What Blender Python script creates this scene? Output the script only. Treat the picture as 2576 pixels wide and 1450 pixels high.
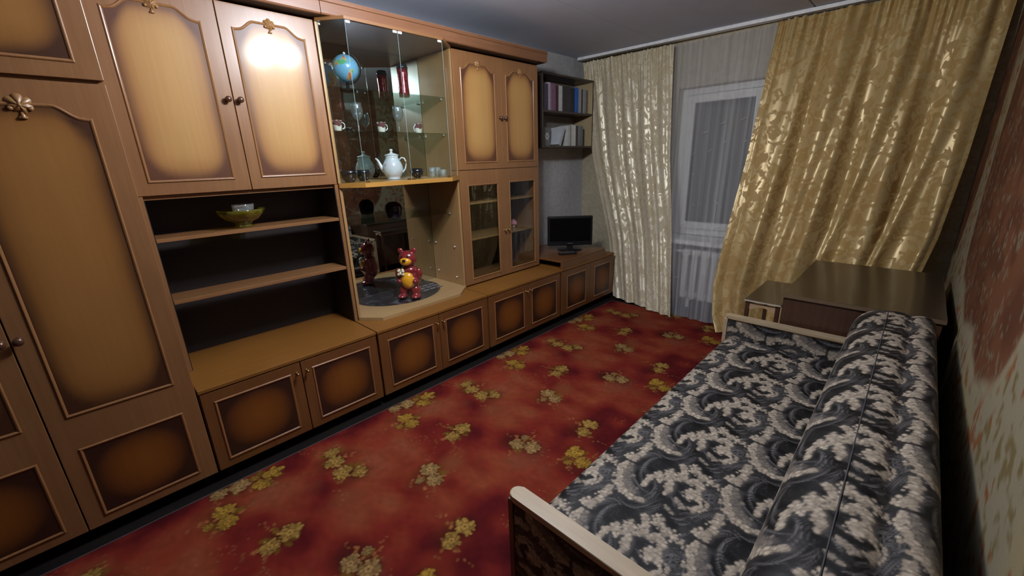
import bpy, bmesh, math, random
import numpy as np
from mathutils import Vector, Matrix

# ---------------------------------------------------------------- camera, world, lights, exposure
for o in list(bpy.data.objects):
    bpy.data.objects.remove(o)
SC = bpy.context.scene
COL = SC.collection
yaw, pitch, roll = (math.radians(a) for a in (44.314, 17.21, -1.83))
cy, sy, cp, sp, cr, sr = math.cos(yaw), math.sin(yaw), math.cos(pitch), math.sin(pitch), math.cos(roll), math.sin(roll)
Fv = Vector((-sy*cp, cy*cp, -sp)); Rv = Vector((cy, sy, 0)); Uv = Rv.cross(Fv)
R2 = cr*Rv + sr*Uv; U2 = -sr*Rv + cr*Uv
cd = bpy.data.cameras.new('camera'); cam = bpy.data.objects.new('camera', cd); COL.objects.link(cam)
M = Matrix((R2, U2, -Fv)).transposed().to_4x4(); M.translation = Vector((0, 0, 1.5)); cam.matrix_world = M
cd.sensor_fit = 'HORIZONTAL'; cd.sensor_width = 36; cd.lens = 1042.4/2576*36; cd.clip_start = .02
SC.camera = cam
W = bpy.data.worlds.new('night'); SC.world = W; W.use_nodes = True
W.node_tree.nodes['Background'].inputs[0].default_value = (.20, .22, .26, 1)
W.node_tree.nodes['Background'].inputs[1].default_value = .12
SC.view_settings.view_transform = 'Standard'; SC.view_settings.look = 'None'
SC.view_settings.gamma = 1; SC.view_settings.use_curve_mapping = False
SC.view_settings.exposure = 0.0
# three cool bulbs of the ceiling lamp in the middle of the room (above the frame)
for i, (lx, ly) in enumerate(((-1.47, 1.22), (-1.27, 1.22), (-1.37, 1.40))):
    ld = bpy.data.lights.new('ceiling_bulb', 'POINT'); ld.energy = 31; ld.color = (.94, .965, 1.0)
    ld.shadow_soft_size = .05
    lo = bpy.data.objects.new('ceiling_bulb', ld); lo.location = (lx, ly, 2.31); COL.objects.link(lo)

# ---------------------------------------------------------------- object helpers
ORG = {}
def tag(o, label=None, cat=None, group=None, kind=None):
    if label: o['label'] = label
    if cat: o['category'] = cat
    if group: o['group'] = group
    if kind: o['kind'] = kind
    return o
def thing(name, loc, label, cat, group=None):
    o = bpy.data.objects.new(name, None); COL.objects.link(o); o.location = loc
    o.empty_display_size = .05
    ORG[o] = np.array(loc, float)
    return tag(o, label, cat, group)
def put(name, me, mats, parent, label=None, smooth=False, origin=None):
    n = len(me.vertices); co = np.empty(n*3, np.float32); me.vertices.foreach_get('co', co); co = co.reshape(-1, 3)
    c = (co.min(0)+co.max(0))/2 if origin is None else np.array(origin, float)
    me.vertices.foreach_set('co', (co-c).astype(np.float32).ravel())
    for m in (mats if isinstance(mats, (list, tuple)) else [mats]): me.materials.append(m)
    if smooth: me.polygons.foreach_set('use_smooth', np.ones(len(me.polygons), bool))
    me.update()
    o = bpy.data.objects.new(name, me); COL.objects.link(o)
    p = ORG[parent] if parent is not None else np.zeros(3)
    o.parent = parent; o.location = c-p; ORG[o] = c.astype(float)
    if label: o['label'] = label
    return o
class MB:
    """collects shapes into one bmesh, built as one object"""
    def __init__(s): s.bm = bmesh.new(); s.sm = False
    def box(s, x0, x1, y0, y1, z0, z1, bev=0.0, seg=1, mi=0):
        x0, x1 = min(x0, x1), max(x0, x1); y0, y1 = min(y0, y1), max(y0, y1); z0, z1 = min(z0, z1), max(z0, z1)
        r = bmesh.ops.create_cube(s.bm, size=1.0)
        vs = r['verts']
        for v in vs: v.co = Vector(((x0+x1)/2+v.co.x*(x1-x0), (y0+y1)/2+v.co.y*(y1-y0), (z0+z1)/2+v.co.z*(z1-z0)))
        fs = {f for v in vs for f in v.link_faces}
        for f in fs: f.material_index = mi
        if bev > 0:
            es = list({e for v in vs for e in v.link_edges})
            bmesh.ops.bevel(s.bm, geom=es, offset=bev, segments=seg, profile=.5, affect='EDGES')
        return s
    def poly(s, pts, d, mi=0):
        """prism: polygon pts (3d, coplanar) extruded by vector d"""
        a = [s.bm.verts.new(p) for p in pts]; b = [s.bm.verts.new(Vector(p)+Vector(d)) for p in pts]
        n = len(a); f = [s.bm.faces.new(a[::-1]), s.bm.faces.new(b)]
        for i in range(n): f.append(s.bm.faces.new((a[i], a[(i+1) % n], b[(i+1) % n], b[i])))
        for q in f: q.material_index = mi
        return s
    def lathe(s, prof, c, n=32, ax='z', rfun=None, mi=0):
        rings = []
        for (r, h) in prof:
            ring = []
            for i in range(n):
                t = 2*math.pi*i/n; rr = r*(rfun(t, h) if rfun else 1)
                if ax == 'z': p = (c[0]+rr*math.cos(t), c[1]+rr*math.sin(t), c[2]+h)
                elif ax == 'x': p = (c[0]+h, c[1]+rr*math.cos(t), c[2]+rr*math.sin(t))
                else: p = (c[0]+rr*math.cos(t), c[1]+h, c[2]+rr*math.sin(t))
                ring.append(s.bm.verts.new(p))
            rings.append(ring)
        for a, b in zip(rings, rings[1:]):
            for i in range(n):
                f = s.bm.faces.new((a[i], a[(i+1) % n], b[(i+1) % n], b[i])); f.smooth = True; f.material_index = mi
        for ring in (rings[0], rings[-1]):
            try: f = s.bm.faces.new(ring); f.material_index = mi
            except Exception: pass
        return s
    def ball(s, c, r, seg=20, rot=None, mi=0):
        if not hasattr(r, '__len__'): r = (r, r, r)
        rr = bmesh.ops.create_uvsphere(s.bm, u_segments=seg, v_segments=max(6, seg*2//3), radius=1)
        for v in rr['verts']:
            p = Vector((v.co.x*r[0], v.co.y*r[1], v.co.z*r[2]))
            if rot is not None: p = rot @ p
            v.co = p+Vector(c)
        for f in {f for v in rr['verts'] for f in v.link_faces}: f.smooth = True; f.material_index = mi
        return s
    def tube(s, path, r, n=10, mi=0, cap=True):
        path = [Vector(p) for p in path]; rings = []
        rs = r if hasattr(r, '__len__') else [r]*len(path)
        up = Vector((0, 0, 1))
        for i, p in enumerate(path):
            t = (path[min(i+1, len(path)-1)]-path[max(i-1, 0)]).normalized()
            a = t.cross(up)
            if a.length < .05: a = t.cross(Vector((1, 0, 0)))
            a.normalize(); b = t.cross(a)
            rings.append([s.bm.verts.new(p+rs[i]*(math.cos(2*math.pi*k/n)*a+math.sin(2*math.pi*k/n)*b)) for k in range(n)])
        for a, b in zip(rings, rings[1:]):
            for i in range(n):
                f = s.bm.faces.new((a[i], a[(i+1) % n], b[(i+1) % n], b[i])); f.smooth = True; f.material_index = mi
        if cap:
            for ring in (rings[0], rings[-1]):
                f = s.bm.faces.new(ring); f.material_index = mi
        return s
    def build(s, name, mats, parent=None, label=None):
        bmesh.ops.recalc_face_normals(s.bm, faces=s.bm.faces)
        me = bpy.data.meshes.new(name); s.bm.to_mesh(me); s.bm.free()
        return put(name, me, mats, parent, label)
def B(name, dims, mat, parent=None, bev=.0015, label=None, seg=1):
    return MB().box(*dims, bev=bev, seg=seg).build(name, mat, parent, label)
def grid(name, P, mat, parent=None, color=None, uv=None, attr=None, smooth=True, label=None, flip=False, thick=None):
    """P: (nu,nv,3) array -> grid mesh"""
    nu, nv = P.shape[:2]
    idx = np.arange(nu*nv).reshape(nu, nv)
    q = np.stack([idx[:-1, :-1], idx[1:, :-1], idx[1:, 1:], idx[:-1, 1:]], -1).reshape(-1, 4)
    if flip: q = q[:, ::-1]
    me = bpy.data.meshes.new(name)
    me.vertices.add(nu*nv); me.vertices.foreach_set('co', P.reshape(-1).astype(np.float32))
    nf = len(q); me.loops.add(nf*4); me.loops.foreach_set('vertex_index', q.ravel().astype(np.int32))
    me.polygons.add(nf); me.polygons.foreach_set('loop_start', np.arange(0, nf*4, 4, dtype=np.int32))
    me.polygons.foreach_set('loop_total', np.full(nf, 4, dtype=np.int32))
    me.update(calc_edges=True)
    if color is not None:
        a = me.color_attributes.new('dye', 'FLOAT_COLOR', 'POINT')
        c = np.ones((nu*nv, 4), np.float32); c[:, :3] = color.reshape(-1, 3); a.data.foreach_set('color', c.ravel())
    if attr is not None:
        a = me.attributes.new('burn', 'FLOAT', 'POINT'); a.data.foreach_set('value', attr.astype(np.float32).ravel())
    if uv is not None:
        l = me.uv_layers.new(name='UVMap'); l.data.foreach_set('uv', uv.reshape(-1, 2)[q.ravel()].astype(np.float32).ravel())
    return put(name, me, mat, parent, label, smooth)

# ---------------------------------------------------------------- materials
MATS = {}
def srgb(*c):
    return tuple(((v/255)/12.92 if v/255 <= .04045 else ((v/255+.055)/1.055)**2.4) for v in c)
class NT:
    def __init__(s, name):
        s.m = bpy.data.materials.new(name); s.m.use_nodes = True; s.t = s.m.node_tree
        s.p = s.t.nodes['Principled BSDF']; s.out = s.t.nodes['Material Output']
    def n(s, typ, ins=None, **kw):
        nd = s.t.nodes.new(typ)
        for k, v in kw.items(): setattr(nd, k, v)
        for k, v in (ins or {}).items(): s.set(nd.inputs[k], v)
        return nd
    def set(s, sock, v):
        if hasattr(v, 'is_output'): s.t.links.new(v, sock)
        elif isinstance(v, tuple) and len(v) == 3 and sock.type == 'RGBA': sock.default_value = (*v, 1)
        else: sock.default_value = v
    def P(s, **kw):
        nm = dict(col='Base Color', rough='Roughness', metal='Metallic', norm='Normal', coat='Coat Weight', coatr='Coat Roughness',
                  trans='Transmission Weight', ior='IOR', alpha='Alpha', sheen='Sheen Weight', emis='Emission Color', emiss='Emission Strength', spec='Specular IOR Level', sss='Subsurface Weight')
        for k, v in kw.items(): s.set(s.p.inputs[nm[k]], v)
        return s.m
    def mix(s, f, a, b, mode='MIX'):
        nd = s.n('ShaderNodeMix', data_type='RGBA', blend_type=mode)
        s.set(nd.inputs[0], f); s.set(nd.inputs[6], a); s.set(nd.inputs[7], b); return nd.outputs[2]
    def ramp(s, f, stops):
        nd = s.n('ShaderNodeValToRGB'); s.set(nd.inputs[0], f); e = nd.color_ramp.elements
        while len(e) < len(stops): e.new(.5)
        for k, (p, c) in enumerate(stops):
            e[k].position = p; e[k].color = (*c, 1) if hasattr(c, '__len__') else (c, c, c, 1)
        return nd.outputs[0]
    def noise(s, vec, scale, detail=3, rough=.5, dist=0):
        nd = s.n('ShaderNodeTexNoise', {'Scale': scale, 'Detail': detail, 'Roughness': rough, 'Distortion': dist})
        if vec is not None: s.set(nd.inputs['Vector'], vec)
        return nd.outputs[0]
    def obj(s, scale=(1, 1, 1), kind='Object', rot=(0, 0, 0)):
        tc = s.n('ShaderNodeTexCoord'); mp = s.n('ShaderNodeMapping', {'Scale': scale, 'Rotation': rot})
        s.t.links.new(tc.outputs[kind], mp.inputs[0]); return mp.outputs[0]
    def geo(s, scale=(1, 1, 1)):
        g = s.n('ShaderNodeNewGeometry'); mp = s.n('ShaderNodeMapping', {'Scale': scale})
        s.t.links.new(g.outputs['Position'], mp.inputs[0]); return mp.outputs[0]
    def bump(s, h, strength=.2, dist=.002):
        return s.n('ShaderNodeBump', {'Height': h, 'Strength': strength, 'Distance': dist}).outputs[0]
def plain(name, col, rough=.5, metal=0, coat=0, **kw):
    if name in MATS: return MATS[name]
    t = NT(name); v = t.noise(t.obj(), 25, 3)
    c = t.mix(t.ramp(v, [(.3, 0.0), (.7, 1.0)]), tuple(x*.9 for x in col), tuple(min(1, x*1.08) for x in col))
    MATS[name] = t.P(col=c, rough=rough, metal=metal, coat=coat, **kw); return MATS[name]
def wood(name, c0, c1, grain=(60, 60, 2.5), rough=.35, coat=.35, coatr=.22, var=.5):
    t = NT(name); v = t.geo(grain)
    a = t.noise(v, 1.0, 5, .6, .6); b = t.noise(t.geo((1.3, 1.3, 1.3)), 2.0, 2)
    f = t.ramp(a, [(.35, 0.0), (.68, 1.0)])
    c = t.mix(f, c0, c1)
    c = t.mix(t.ramp(b, [(.35, 0.0), (.65, var)]), c, tuple(x*.82 for x in c0))
    nr = t.bump(a, .06, .0006)
    MATS[name] = t.P(col=c, rough=rough, coat=coat, coatr=coatr, norm=nr); return MATS[name]
G_V = (70, 70, 3.0); G_Y = (60, 3.0, 60)
w_frame = wood('oak_veneer_vertical', (0.2223, 0.1014, 0.0390), (0.2730, 0.1287, 0.0515), G_V)
w_frame_h = wood('oak_veneer_horizontal', (0.2223, 0.1014, 0.0374), (0.2730, 0.1287, 0.0499), G_Y)
w_top = wood('oak_cabinet_top', (.205, .080, .012), (.250, .103, .018), G_Y, rough=.45, coat=.12)
w_corn = wood('cornice_veneer', (0.1950, 0.0819, 0.0374), (0.2418, 0.1092, 0.0507), G_Y)
w_mold = wood('oak_moulding', (.26, .120, .045), (.31, .150, .060), G_V, rough=.25, coat=.8, coatr=.12)
w_mold_h = wood('oak_moulding_low', (.25, .110, .042), (.29, .135, .055), G_V, rough=.25, coat=.8, coatr=.12)
w_low = wood('oak_veneer_low', (.150, .058, .017), (.190, .078, .024), G_V)  # oak darkened to imitate the weaker light low down
w_carv = wood('carved_gilded_wood', (0.2652, 0.1287, 0.0429), (0.3276, 0.1716, 0.0624), G_V, rough=.35)
w_orange = wood('orange_board_edge', (0.4056, 0.1950, 0.0390), (0.4524, 0.2340, 0.0546), G_Y)
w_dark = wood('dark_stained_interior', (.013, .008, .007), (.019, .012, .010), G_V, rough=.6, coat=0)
w_walnut = wood('walnut_laminate', (.055, .024, .014), (.085, .040, .022), G_V, rough=.3, coat=.3)
w_walnut_top = wood('walnut_table_top', (.032, .022, .013), (.046, .031, .018), G_Y, rough=.3, coat=.45, coatr=.12)
w_case = wood('dark_bookcase_board', (.045, .030, .024), (.060, .042, .034), G_Y, rough=.45, coat=.1)
w_tan = wood('tan_bookcase_side', (.42, .33, .18), (.48, .38, .22), G_V, rough=.5, coat=.1)
w_inner = wood('ochre_side_interior', (.36, .205, .080), (.42, .25, .10), G_V, rough=.35, coat=.7, coatr=.3)
w_plat = wood('light_oak_platform', (0.3900, 0.2418, 0.1014), (0.4524, 0.2964, 0.1326), G_Y, rough=.35)
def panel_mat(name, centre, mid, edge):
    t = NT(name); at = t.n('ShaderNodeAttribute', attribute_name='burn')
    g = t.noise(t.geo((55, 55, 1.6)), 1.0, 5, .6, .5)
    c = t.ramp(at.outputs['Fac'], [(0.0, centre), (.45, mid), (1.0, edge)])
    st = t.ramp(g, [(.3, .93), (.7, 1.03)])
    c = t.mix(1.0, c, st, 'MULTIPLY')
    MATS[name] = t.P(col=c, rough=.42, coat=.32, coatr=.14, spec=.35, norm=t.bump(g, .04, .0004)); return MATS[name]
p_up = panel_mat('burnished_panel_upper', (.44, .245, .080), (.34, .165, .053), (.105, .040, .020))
p_tall = panel_mat('burnished_panel_wardrobe', (.305, .138, .036), (.235, .100, .025), (.058, .022, .010))  # same kind of panel as the upper ones, dimmer light put into the tone
p_low = panel_mat('burnished_panel_lower', (.225, .078, .012), (.150, .048, .010), (.034, .013, .008))  # redder copy of the upper panels, darkened for the weak light near the floor

def glassy(name, tint=(.93, .97, .95), rough=.0, refl=1.0, body=None, bodyf=0.0):
    t = NT(name); t.t.nodes.remove(t.p)
    tr = t.n('ShaderNodeBsdfTransparent', {'Color': tint}); gl = t.n('ShaderNodeBsdfGlossy', {'Color': (1, 1, 1), 'Roughness': rough})
    gg = t.n('ShaderNodeNewGeometry'); mr = t.n('ShaderNodeMapRange', {3: 1.5, 4: 1/1.5}); t.t.links.new(gg.outputs['Backfacing'], mr.inputs[0])
    fr = t.n('ShaderNodeFresnel'); t.t.links.new(mr.outputs[0], fr.inputs['IOR'])
    mu = t.n('ShaderNodeMath', operation='MULTIPLY'); t.t.links.new(fr.outputs[0], mu.inputs[0]); mu.inputs[1].default_value = refl
    base = tr.outputs[0]
    if body:
        df = t.n('ShaderNodeBsdfDiffuse', {'Color': body}); m0 = t.n('ShaderNodeMixShader', {0: bodyf})
        t.t.links.new(tr.outputs[0], m0.inputs[1]); t.t.links.new(df.outputs[0], m0.inputs[2]); base = m0.outputs[0]
    mx = t.n('ShaderNodeMixShader'); t.t.links.new(mu.outputs[0], mx.inputs[0])
    t.t.links.new(base, mx.inputs[1]); t.t.links.new(gl.outputs[0], mx.inputs[2]); t.t.links.new(mx.outputs[0], t.out.inputs[0])
    MATS[name] = t.m; return t.m
g_clear = glassy('cabinet_glass', (.94, .975, .965))
g_shelf = glassy('shelf_glass', (.80, .90, .87))
g_smoke = glassy('door_glass', (.88, .90, .88))
g_wine = glassy('wine_glass', (.90, .93, .93), refl=3.0, body=(.6, .7, .75), bodyf=.07, rough=.04)
g_crystal = glassy('cut_crystal', (.88, .92, .92), refl=2.6, body=(.75, .8, .8), bodyf=.16, rough=.04)
g_yellow = glassy('yellow_glass', (.62, .58, .16), refl=1.5, body=(.30, .26, .03), bodyf=.22)
g_blue = glassy('deep_blue_glass', (.03, .04, .14), refl=1.3, body=(.01, .012, .06), bodyf=.5)
g_window = glassy('window_glass', (.75, .78, .78), refl=1.0)
mirror = NT('mirror').P(col=(.60, .655, .645), metal=1.0, rough=.015)
m_brass = plain('aged_brass', (.42, .27, .10), .3, .9)
m_bronze = plain('bronze_knob', (.16, .085, .055), .25, .6)
m_clip = plain('clear_plastic_clip', (.75, .72, .65), .3)
m_black = plain('black_plastic', (.009, .009, .010), .35, spec=.3)
m_screen = plain('black_screen', (.003, .003, .0035), .25, spec=.12)
m_white = plain('white_paint', (.80, .80, .76), .4)
m_rad = plain('radiator_enamel', (.76, .74, .68), .4)
m_porc = None

# ---------------------------------------------------------------- painting helpers for woven and printed patterns
def vnoise(x, y, sc, seed, per=None):
    """tileable value noise"""
    r = np.random.RandomState(seed); n = 64; L = r.rand(n, n)
    fx, fy = x*sc, y*sc
    ix, iy = np.floor(fx).astype(int), np.floor(fy).astype(int); tx, ty = fx-ix, fy-iy
    tx = tx*tx*(3-2*tx); ty = ty*ty*(3-2*ty)
    if per: px, py = per
    else: px = py = n
    a = L[ix % px % n, iy % py % n]; b = L[(ix+1) % px % n, iy % py % n]; c = L[ix % px % n, (iy+1) % py % n]; d = L[(ix+1) % px % n, (iy+1) % py % n]
    return (a*(1-tx)+b*tx)*(1-ty)+(c*(1-tx)+d*tx)*ty
class Tile:
    def __init__(s, w, h, res, shift=0.0):
        s.w, s.h, s.res = w, h, res; s.sh = int(round(shift/res)); s.nx, s.ny = int(round(w/res)), int(round(h/res))
        s.X, s.Y = np.meshgrid((np.arange(s.nx)+.5)*res, (np.arange(s.ny)+.5)*res, indexing='ij')
        s.img = np.zeros((s.nx, s.ny, 3))
    def disk(s, cx, cy, r, col, a=1.0, soft=.3, shade=0.0, ex=1.0, rot=0.0):
        R = r*max(1, ex)*1.05+s.res; k = int(R/s.res)+2
        i0, j0 = int(cx/s.res), int(cy/s.res)
        I = np.arange(i0-k, i0+k+1); J = np.arange(j0-k, j0+k+1)
        dx = (I+.5)*s.res-cx; dy = (J+.5)*s.res-cy; DX, DY = np.meshgrid(dx, dy, indexing='ij')
        if ex != 1.0:
            c_, s_ = math.cos(rot), math.sin(rot); U = (DX*c_+DY*s_)/ex; V = -DX*s_+DY*c_
        else: U, V = DX, DY
        d = np.sqrt(U*U+V*V)/r
        al = np.clip((1-d)/soft, 0, 1)*a
        colr = np.array(col)[None, None, :]*(1-shade*np.clip(d, 0, 1)**2)[:, :, None]
        ii, jj = np.meshgrid(I, J, indexing='ij'); jj = (jj-(ii//s.nx)*s.sh) % s.ny; ii = ii % s.nx
        s.img[ii, jj] = s.img[ii, jj]*(1-al[..., None])+colr*al[..., None]
    def stroke(s, pts, r, col, a=1.0, soft=.6):
        for i, (x, y) in enumerate(pts):
            t = i/max(1, len(pts)-1); rr = r*max(.35, math.sin(math.pi*min(1, max(0, t*.9+.05))))
            s.disk(x, y, max(rr, s.res*.7), col, a, soft)
    def sample(s, x, y):
        fx = (x/s.res-.5); fy = (y/s.res-.5); ix = np.floor(fx).astype(int); iy = np.floor(fy).astype(int)
        tx = (fx-ix)[..., None]; ty = (fy-iy)[..., None]
        g = lambda i, j: s.img[i % s.nx, (j-(i//s.nx)*s.sh) % s.ny]
        return (g(ix, iy)*(1-tx)+g(ix+1, iy)*tx)*(1-ty)+(g(ix, iy+1)*(1-tx)+g(ix+1, iy+1)*tx)*ty
def dye_mat(name, rough=.9, fine=400, bstr=.4, sheen=0.0, amp=.12, coat=0, spec=.15):
    t = NT(name); at = t.n('ShaderNodeAttribute', attribute_name='dye'); ns = t.noise(t.geo((1, 1, 1)), fine, 2)
    v = t.ramp(ns, [(.25, 1-amp), (.75, 1+amp)])
    c = t.mix(1.0, at.outputs['Color'], v, 'MULTIPLY')
    MATS[name] = t.P(col=c, rough=rough, sheen=sheen, spec=spec, norm=t.bump(ns, bstr, .001), coat=coat); return t.m

# ================================================================= ROOM SHELL
XL, XR, YB, YF, ZC = -2.94, .25, 4.27, -1.7, 2.52
floor_m = wood('dark_floorboards', (.010, .008, .007), (.016, .012, .010), G_Y, rough=.8, coat=0)
floor_m.node_tree.nodes['Principled BSDF'].inputs['Specular IOR Level'].default_value = .08
B('floor', (XL-.1, XR+.1, YF-.1, YB+.3, -.05, 0), floor_m, bev=0)['kind'] = 'structure'
t = NT('cool_lit_whitewash'); ns = t.noise(t.geo(), 6, 4)
ceil_m = t.P(col=t.mix(ns, (.50, .545, .67), (.58, .625, .74)), rough=.85, norm=t.bump(t.noise(t.geo(), 40, 4), .15, .003))  # cool cast of the lamp light put into the white ceiling's colour
cm = MB()
for (x0, x1, z) in ((XL-.1, -2.02, 2.522), (-2.015, -.82, 2.519), (-.815, XR+.1, 2.522)):
    cm.box(x0, x1, YF-.1, YB+.3, z, z+.06, bev=.004)
cm.build('ceiling', ceil_m)['kind'] = 'structure'
def wallpaper(name, a, b, scale=30, rough=.8):
    t = NT(name); n1 = t.noise(t.geo((1, 1, 1)), scale, 4, .6, 1.2); n2 = t.noise(t.geo(), 3, 2)
    f = t.ramp(n1, [(.42, 0.0), (.58, 1.0)]); c = t.mix(f, a, b); c = t.mix(t.ramp(n2, [(.4, 0.0), (.7, .35)]), c, tuple(x*.85 for x in a))
    return t.P(col=c, rough=rough, norm=t.bump(f, .25, .002))
wl_m = wallpaper('pale_grey_embossed_wallpaper', (.40, .40, .41), (.50, .50, .51), 34)
wb_m = wallpaper('cream_embossed_wallpaper', (.38, .33, .22), (.48, .42, .30), 26)
B('wall_left', (XL-.1, XL, YF-.1, YB+.3, 0, ZC+.01), wl_m, bev=0)['kind'] = 'structure'
B('wall_front', (XL, XR, YF-.1, YF, 0, ZC+.01), plain('dark_brown_wall', (.05, .035, .025), .8), bev=0)['kind'] = 'structure'  # unseen wall, coloured dark to keep bounce light off the wardrobe
# window wall with an opening
WX0, WX1, WZ0, WZ1 = -1.84, -.32, .70, 2.10
wb = MB()
wb.box(XL, WX0, YB, YB+.3, 0, ZC+.01); wb.box(WX1, XR+.1, YB, YB+.3, 0, ZC+.01)
wb.box(WX0, WX1, YB, YB+.3, 0, WZ0-.045); wb.box(WX0, WX1, YB, YB+.3, WZ1, ZC+.01)
wb.build('wall_back', wb_m)['kind'] = 'structure'
# right wall: large brown-red medallions between cream speckled bands
def rwall():
    y = np.arange(YF, YB+.001, .012); z = np.linspace(0, ZC+.01, 210)
    Y, Z = np.meshgrid(y, z, indexing='ij'); P = np.stack([np.full_like(Y, XR), Y, Z], -1)
    per = 2.32
    u = (Y-2.42+per/2) % per-per/2
    wob = .06*np.sin(7*Z+1)+.05*np.sin(9*Y)+.10*(vnoise(Y, Z, 6, 5)-.5)
    dd = (np.abs(u)/1.0)**6+(np.abs(Z-1.86)/1.10)**2.8+wob*1.0
    n1 = vnoise(Y, Z, 30, 1); n2 = vnoise(Y, Z, 62, 2); n3 = vnoise(Y, Z, 11, 3); n4 = vnoise(Y+3, Z, 3.5, 9)
    red = np.array((.125, .047, .020)); red2 = np.array((.085, .030, .014)); cream = np.array((.235, .20, .13)); olive = np.array((.15, .11, .045)); brown = np.array((.20, .08, .03))
    s = lambda v, a, b: np.clip((v-a)/(b-a), 0, 1)[..., None]
    inside = red*(1-s(n3, .35, .7))+red2*s(n3, .35, .7)
    inside = inside*(1-s(n2*n1, .42, .5)*.7)+cream*.7*s(n2*n1, .42, .5)*.7
    out = cream*(1-s(n4, .5, .75)*.45)+olive*2.0*s(n4, .5, .75)*.45
    sp = s(n1*.7+n2*.3, .56, .64); kind = s(n3, .45, .55)
    out = out*(1-sp)+(olive*kind+brown*(1-kind))*sp
    rim = np.exp(-((dd-1.05)/.07)**2)[..., None]
    m = s(dd, .95, 1.02)
    c = inside*(1-m)+out*m; c = c*(1-rim*.8)+cream*1.05*rim*.8
    o = grid('wall_right', P, dye_mat('medallion_wallpaper', .8, 300, .2), color=c, smooth=False)
    o['kind'] = 'structure'
rwall()
B('trim_1', (XR+.002, XR+.1, YF-.1, YB+.3, 0, ZC), wl_m, bev=0)['kind'] = 'structure'
# window: frame, sashes, panes, sill
wf = bpy.data.objects.new('window_1', None); COL.objects.link(wf); wf.location = (-1.08, 4.4, .7); wf['kind'] = 'structure'; ORG[wf] = np.array((-1.08, 4.4, .7))
fr = MB()
fr.box(WX0, WX0+.055, 4.36, 4.44, WZ0, WZ1, .004); fr.box(WX1-.055, WX1, 4.36, 4.44, WZ0, WZ1, .004)
fr.box(WX0+.054, WX1-.054, 4.361, 4.439, WZ0, WZ0+.06, .003); fr.box(WX0+.054, WX1-.054, 4.361, 4.439, WZ1-.06, WZ1, .003)
fr.box(-1.11, -1.05, 4.36, 4.44, WZ0, WZ1, .004)
fr.build('window_frame', m_white, wf)
for (a, b) in ((WX0+.055, -1.11), (-1.05, WX1-.055)):
    s = MB(); z0, z1 = WZ0+.06, WZ1-.06; w = .075
    s.box(a+.004, a+w, 4.345, 4.39, z0+.004, z1-.004, .005); s.box(b-w, b-.004, 4.345, 4.39, z0+.004, z1-.004, .005)
    s.box(a+w-.001, b-w+.001, 4.346, 4.389, z0+.004, z0+w, .003); s.box(a+w-.001, b-w+.001, 4.346, 4.389, z1-w, z1-.004, .003)
    so = s.build('sash', m_white, wf)
    B('pane', (a+w-.005, b-w+.005, 4.362, 4.368, z0+w-.005, z1-w+.005), g_window, so, bev=0)
B('window_sill', (WX0-.10, WX1+.1, 4.03, 4.36, WZ0-.045, WZ0-.002), m_white, wf, bev=.006, seg=2)
night = NT('night_outside').P(col=(.05, .05, .05), rough=.9)
B('trim_2', (WX0-.3, WX1+.3, 4.60, 4.62, .3, 2.45), plain('outside_wall_hazed', (.34, .33, .28), .9), bev=0)['kind'] = 'structure'  # board outside the pane, grey raised to imitate the sheer's haze

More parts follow.
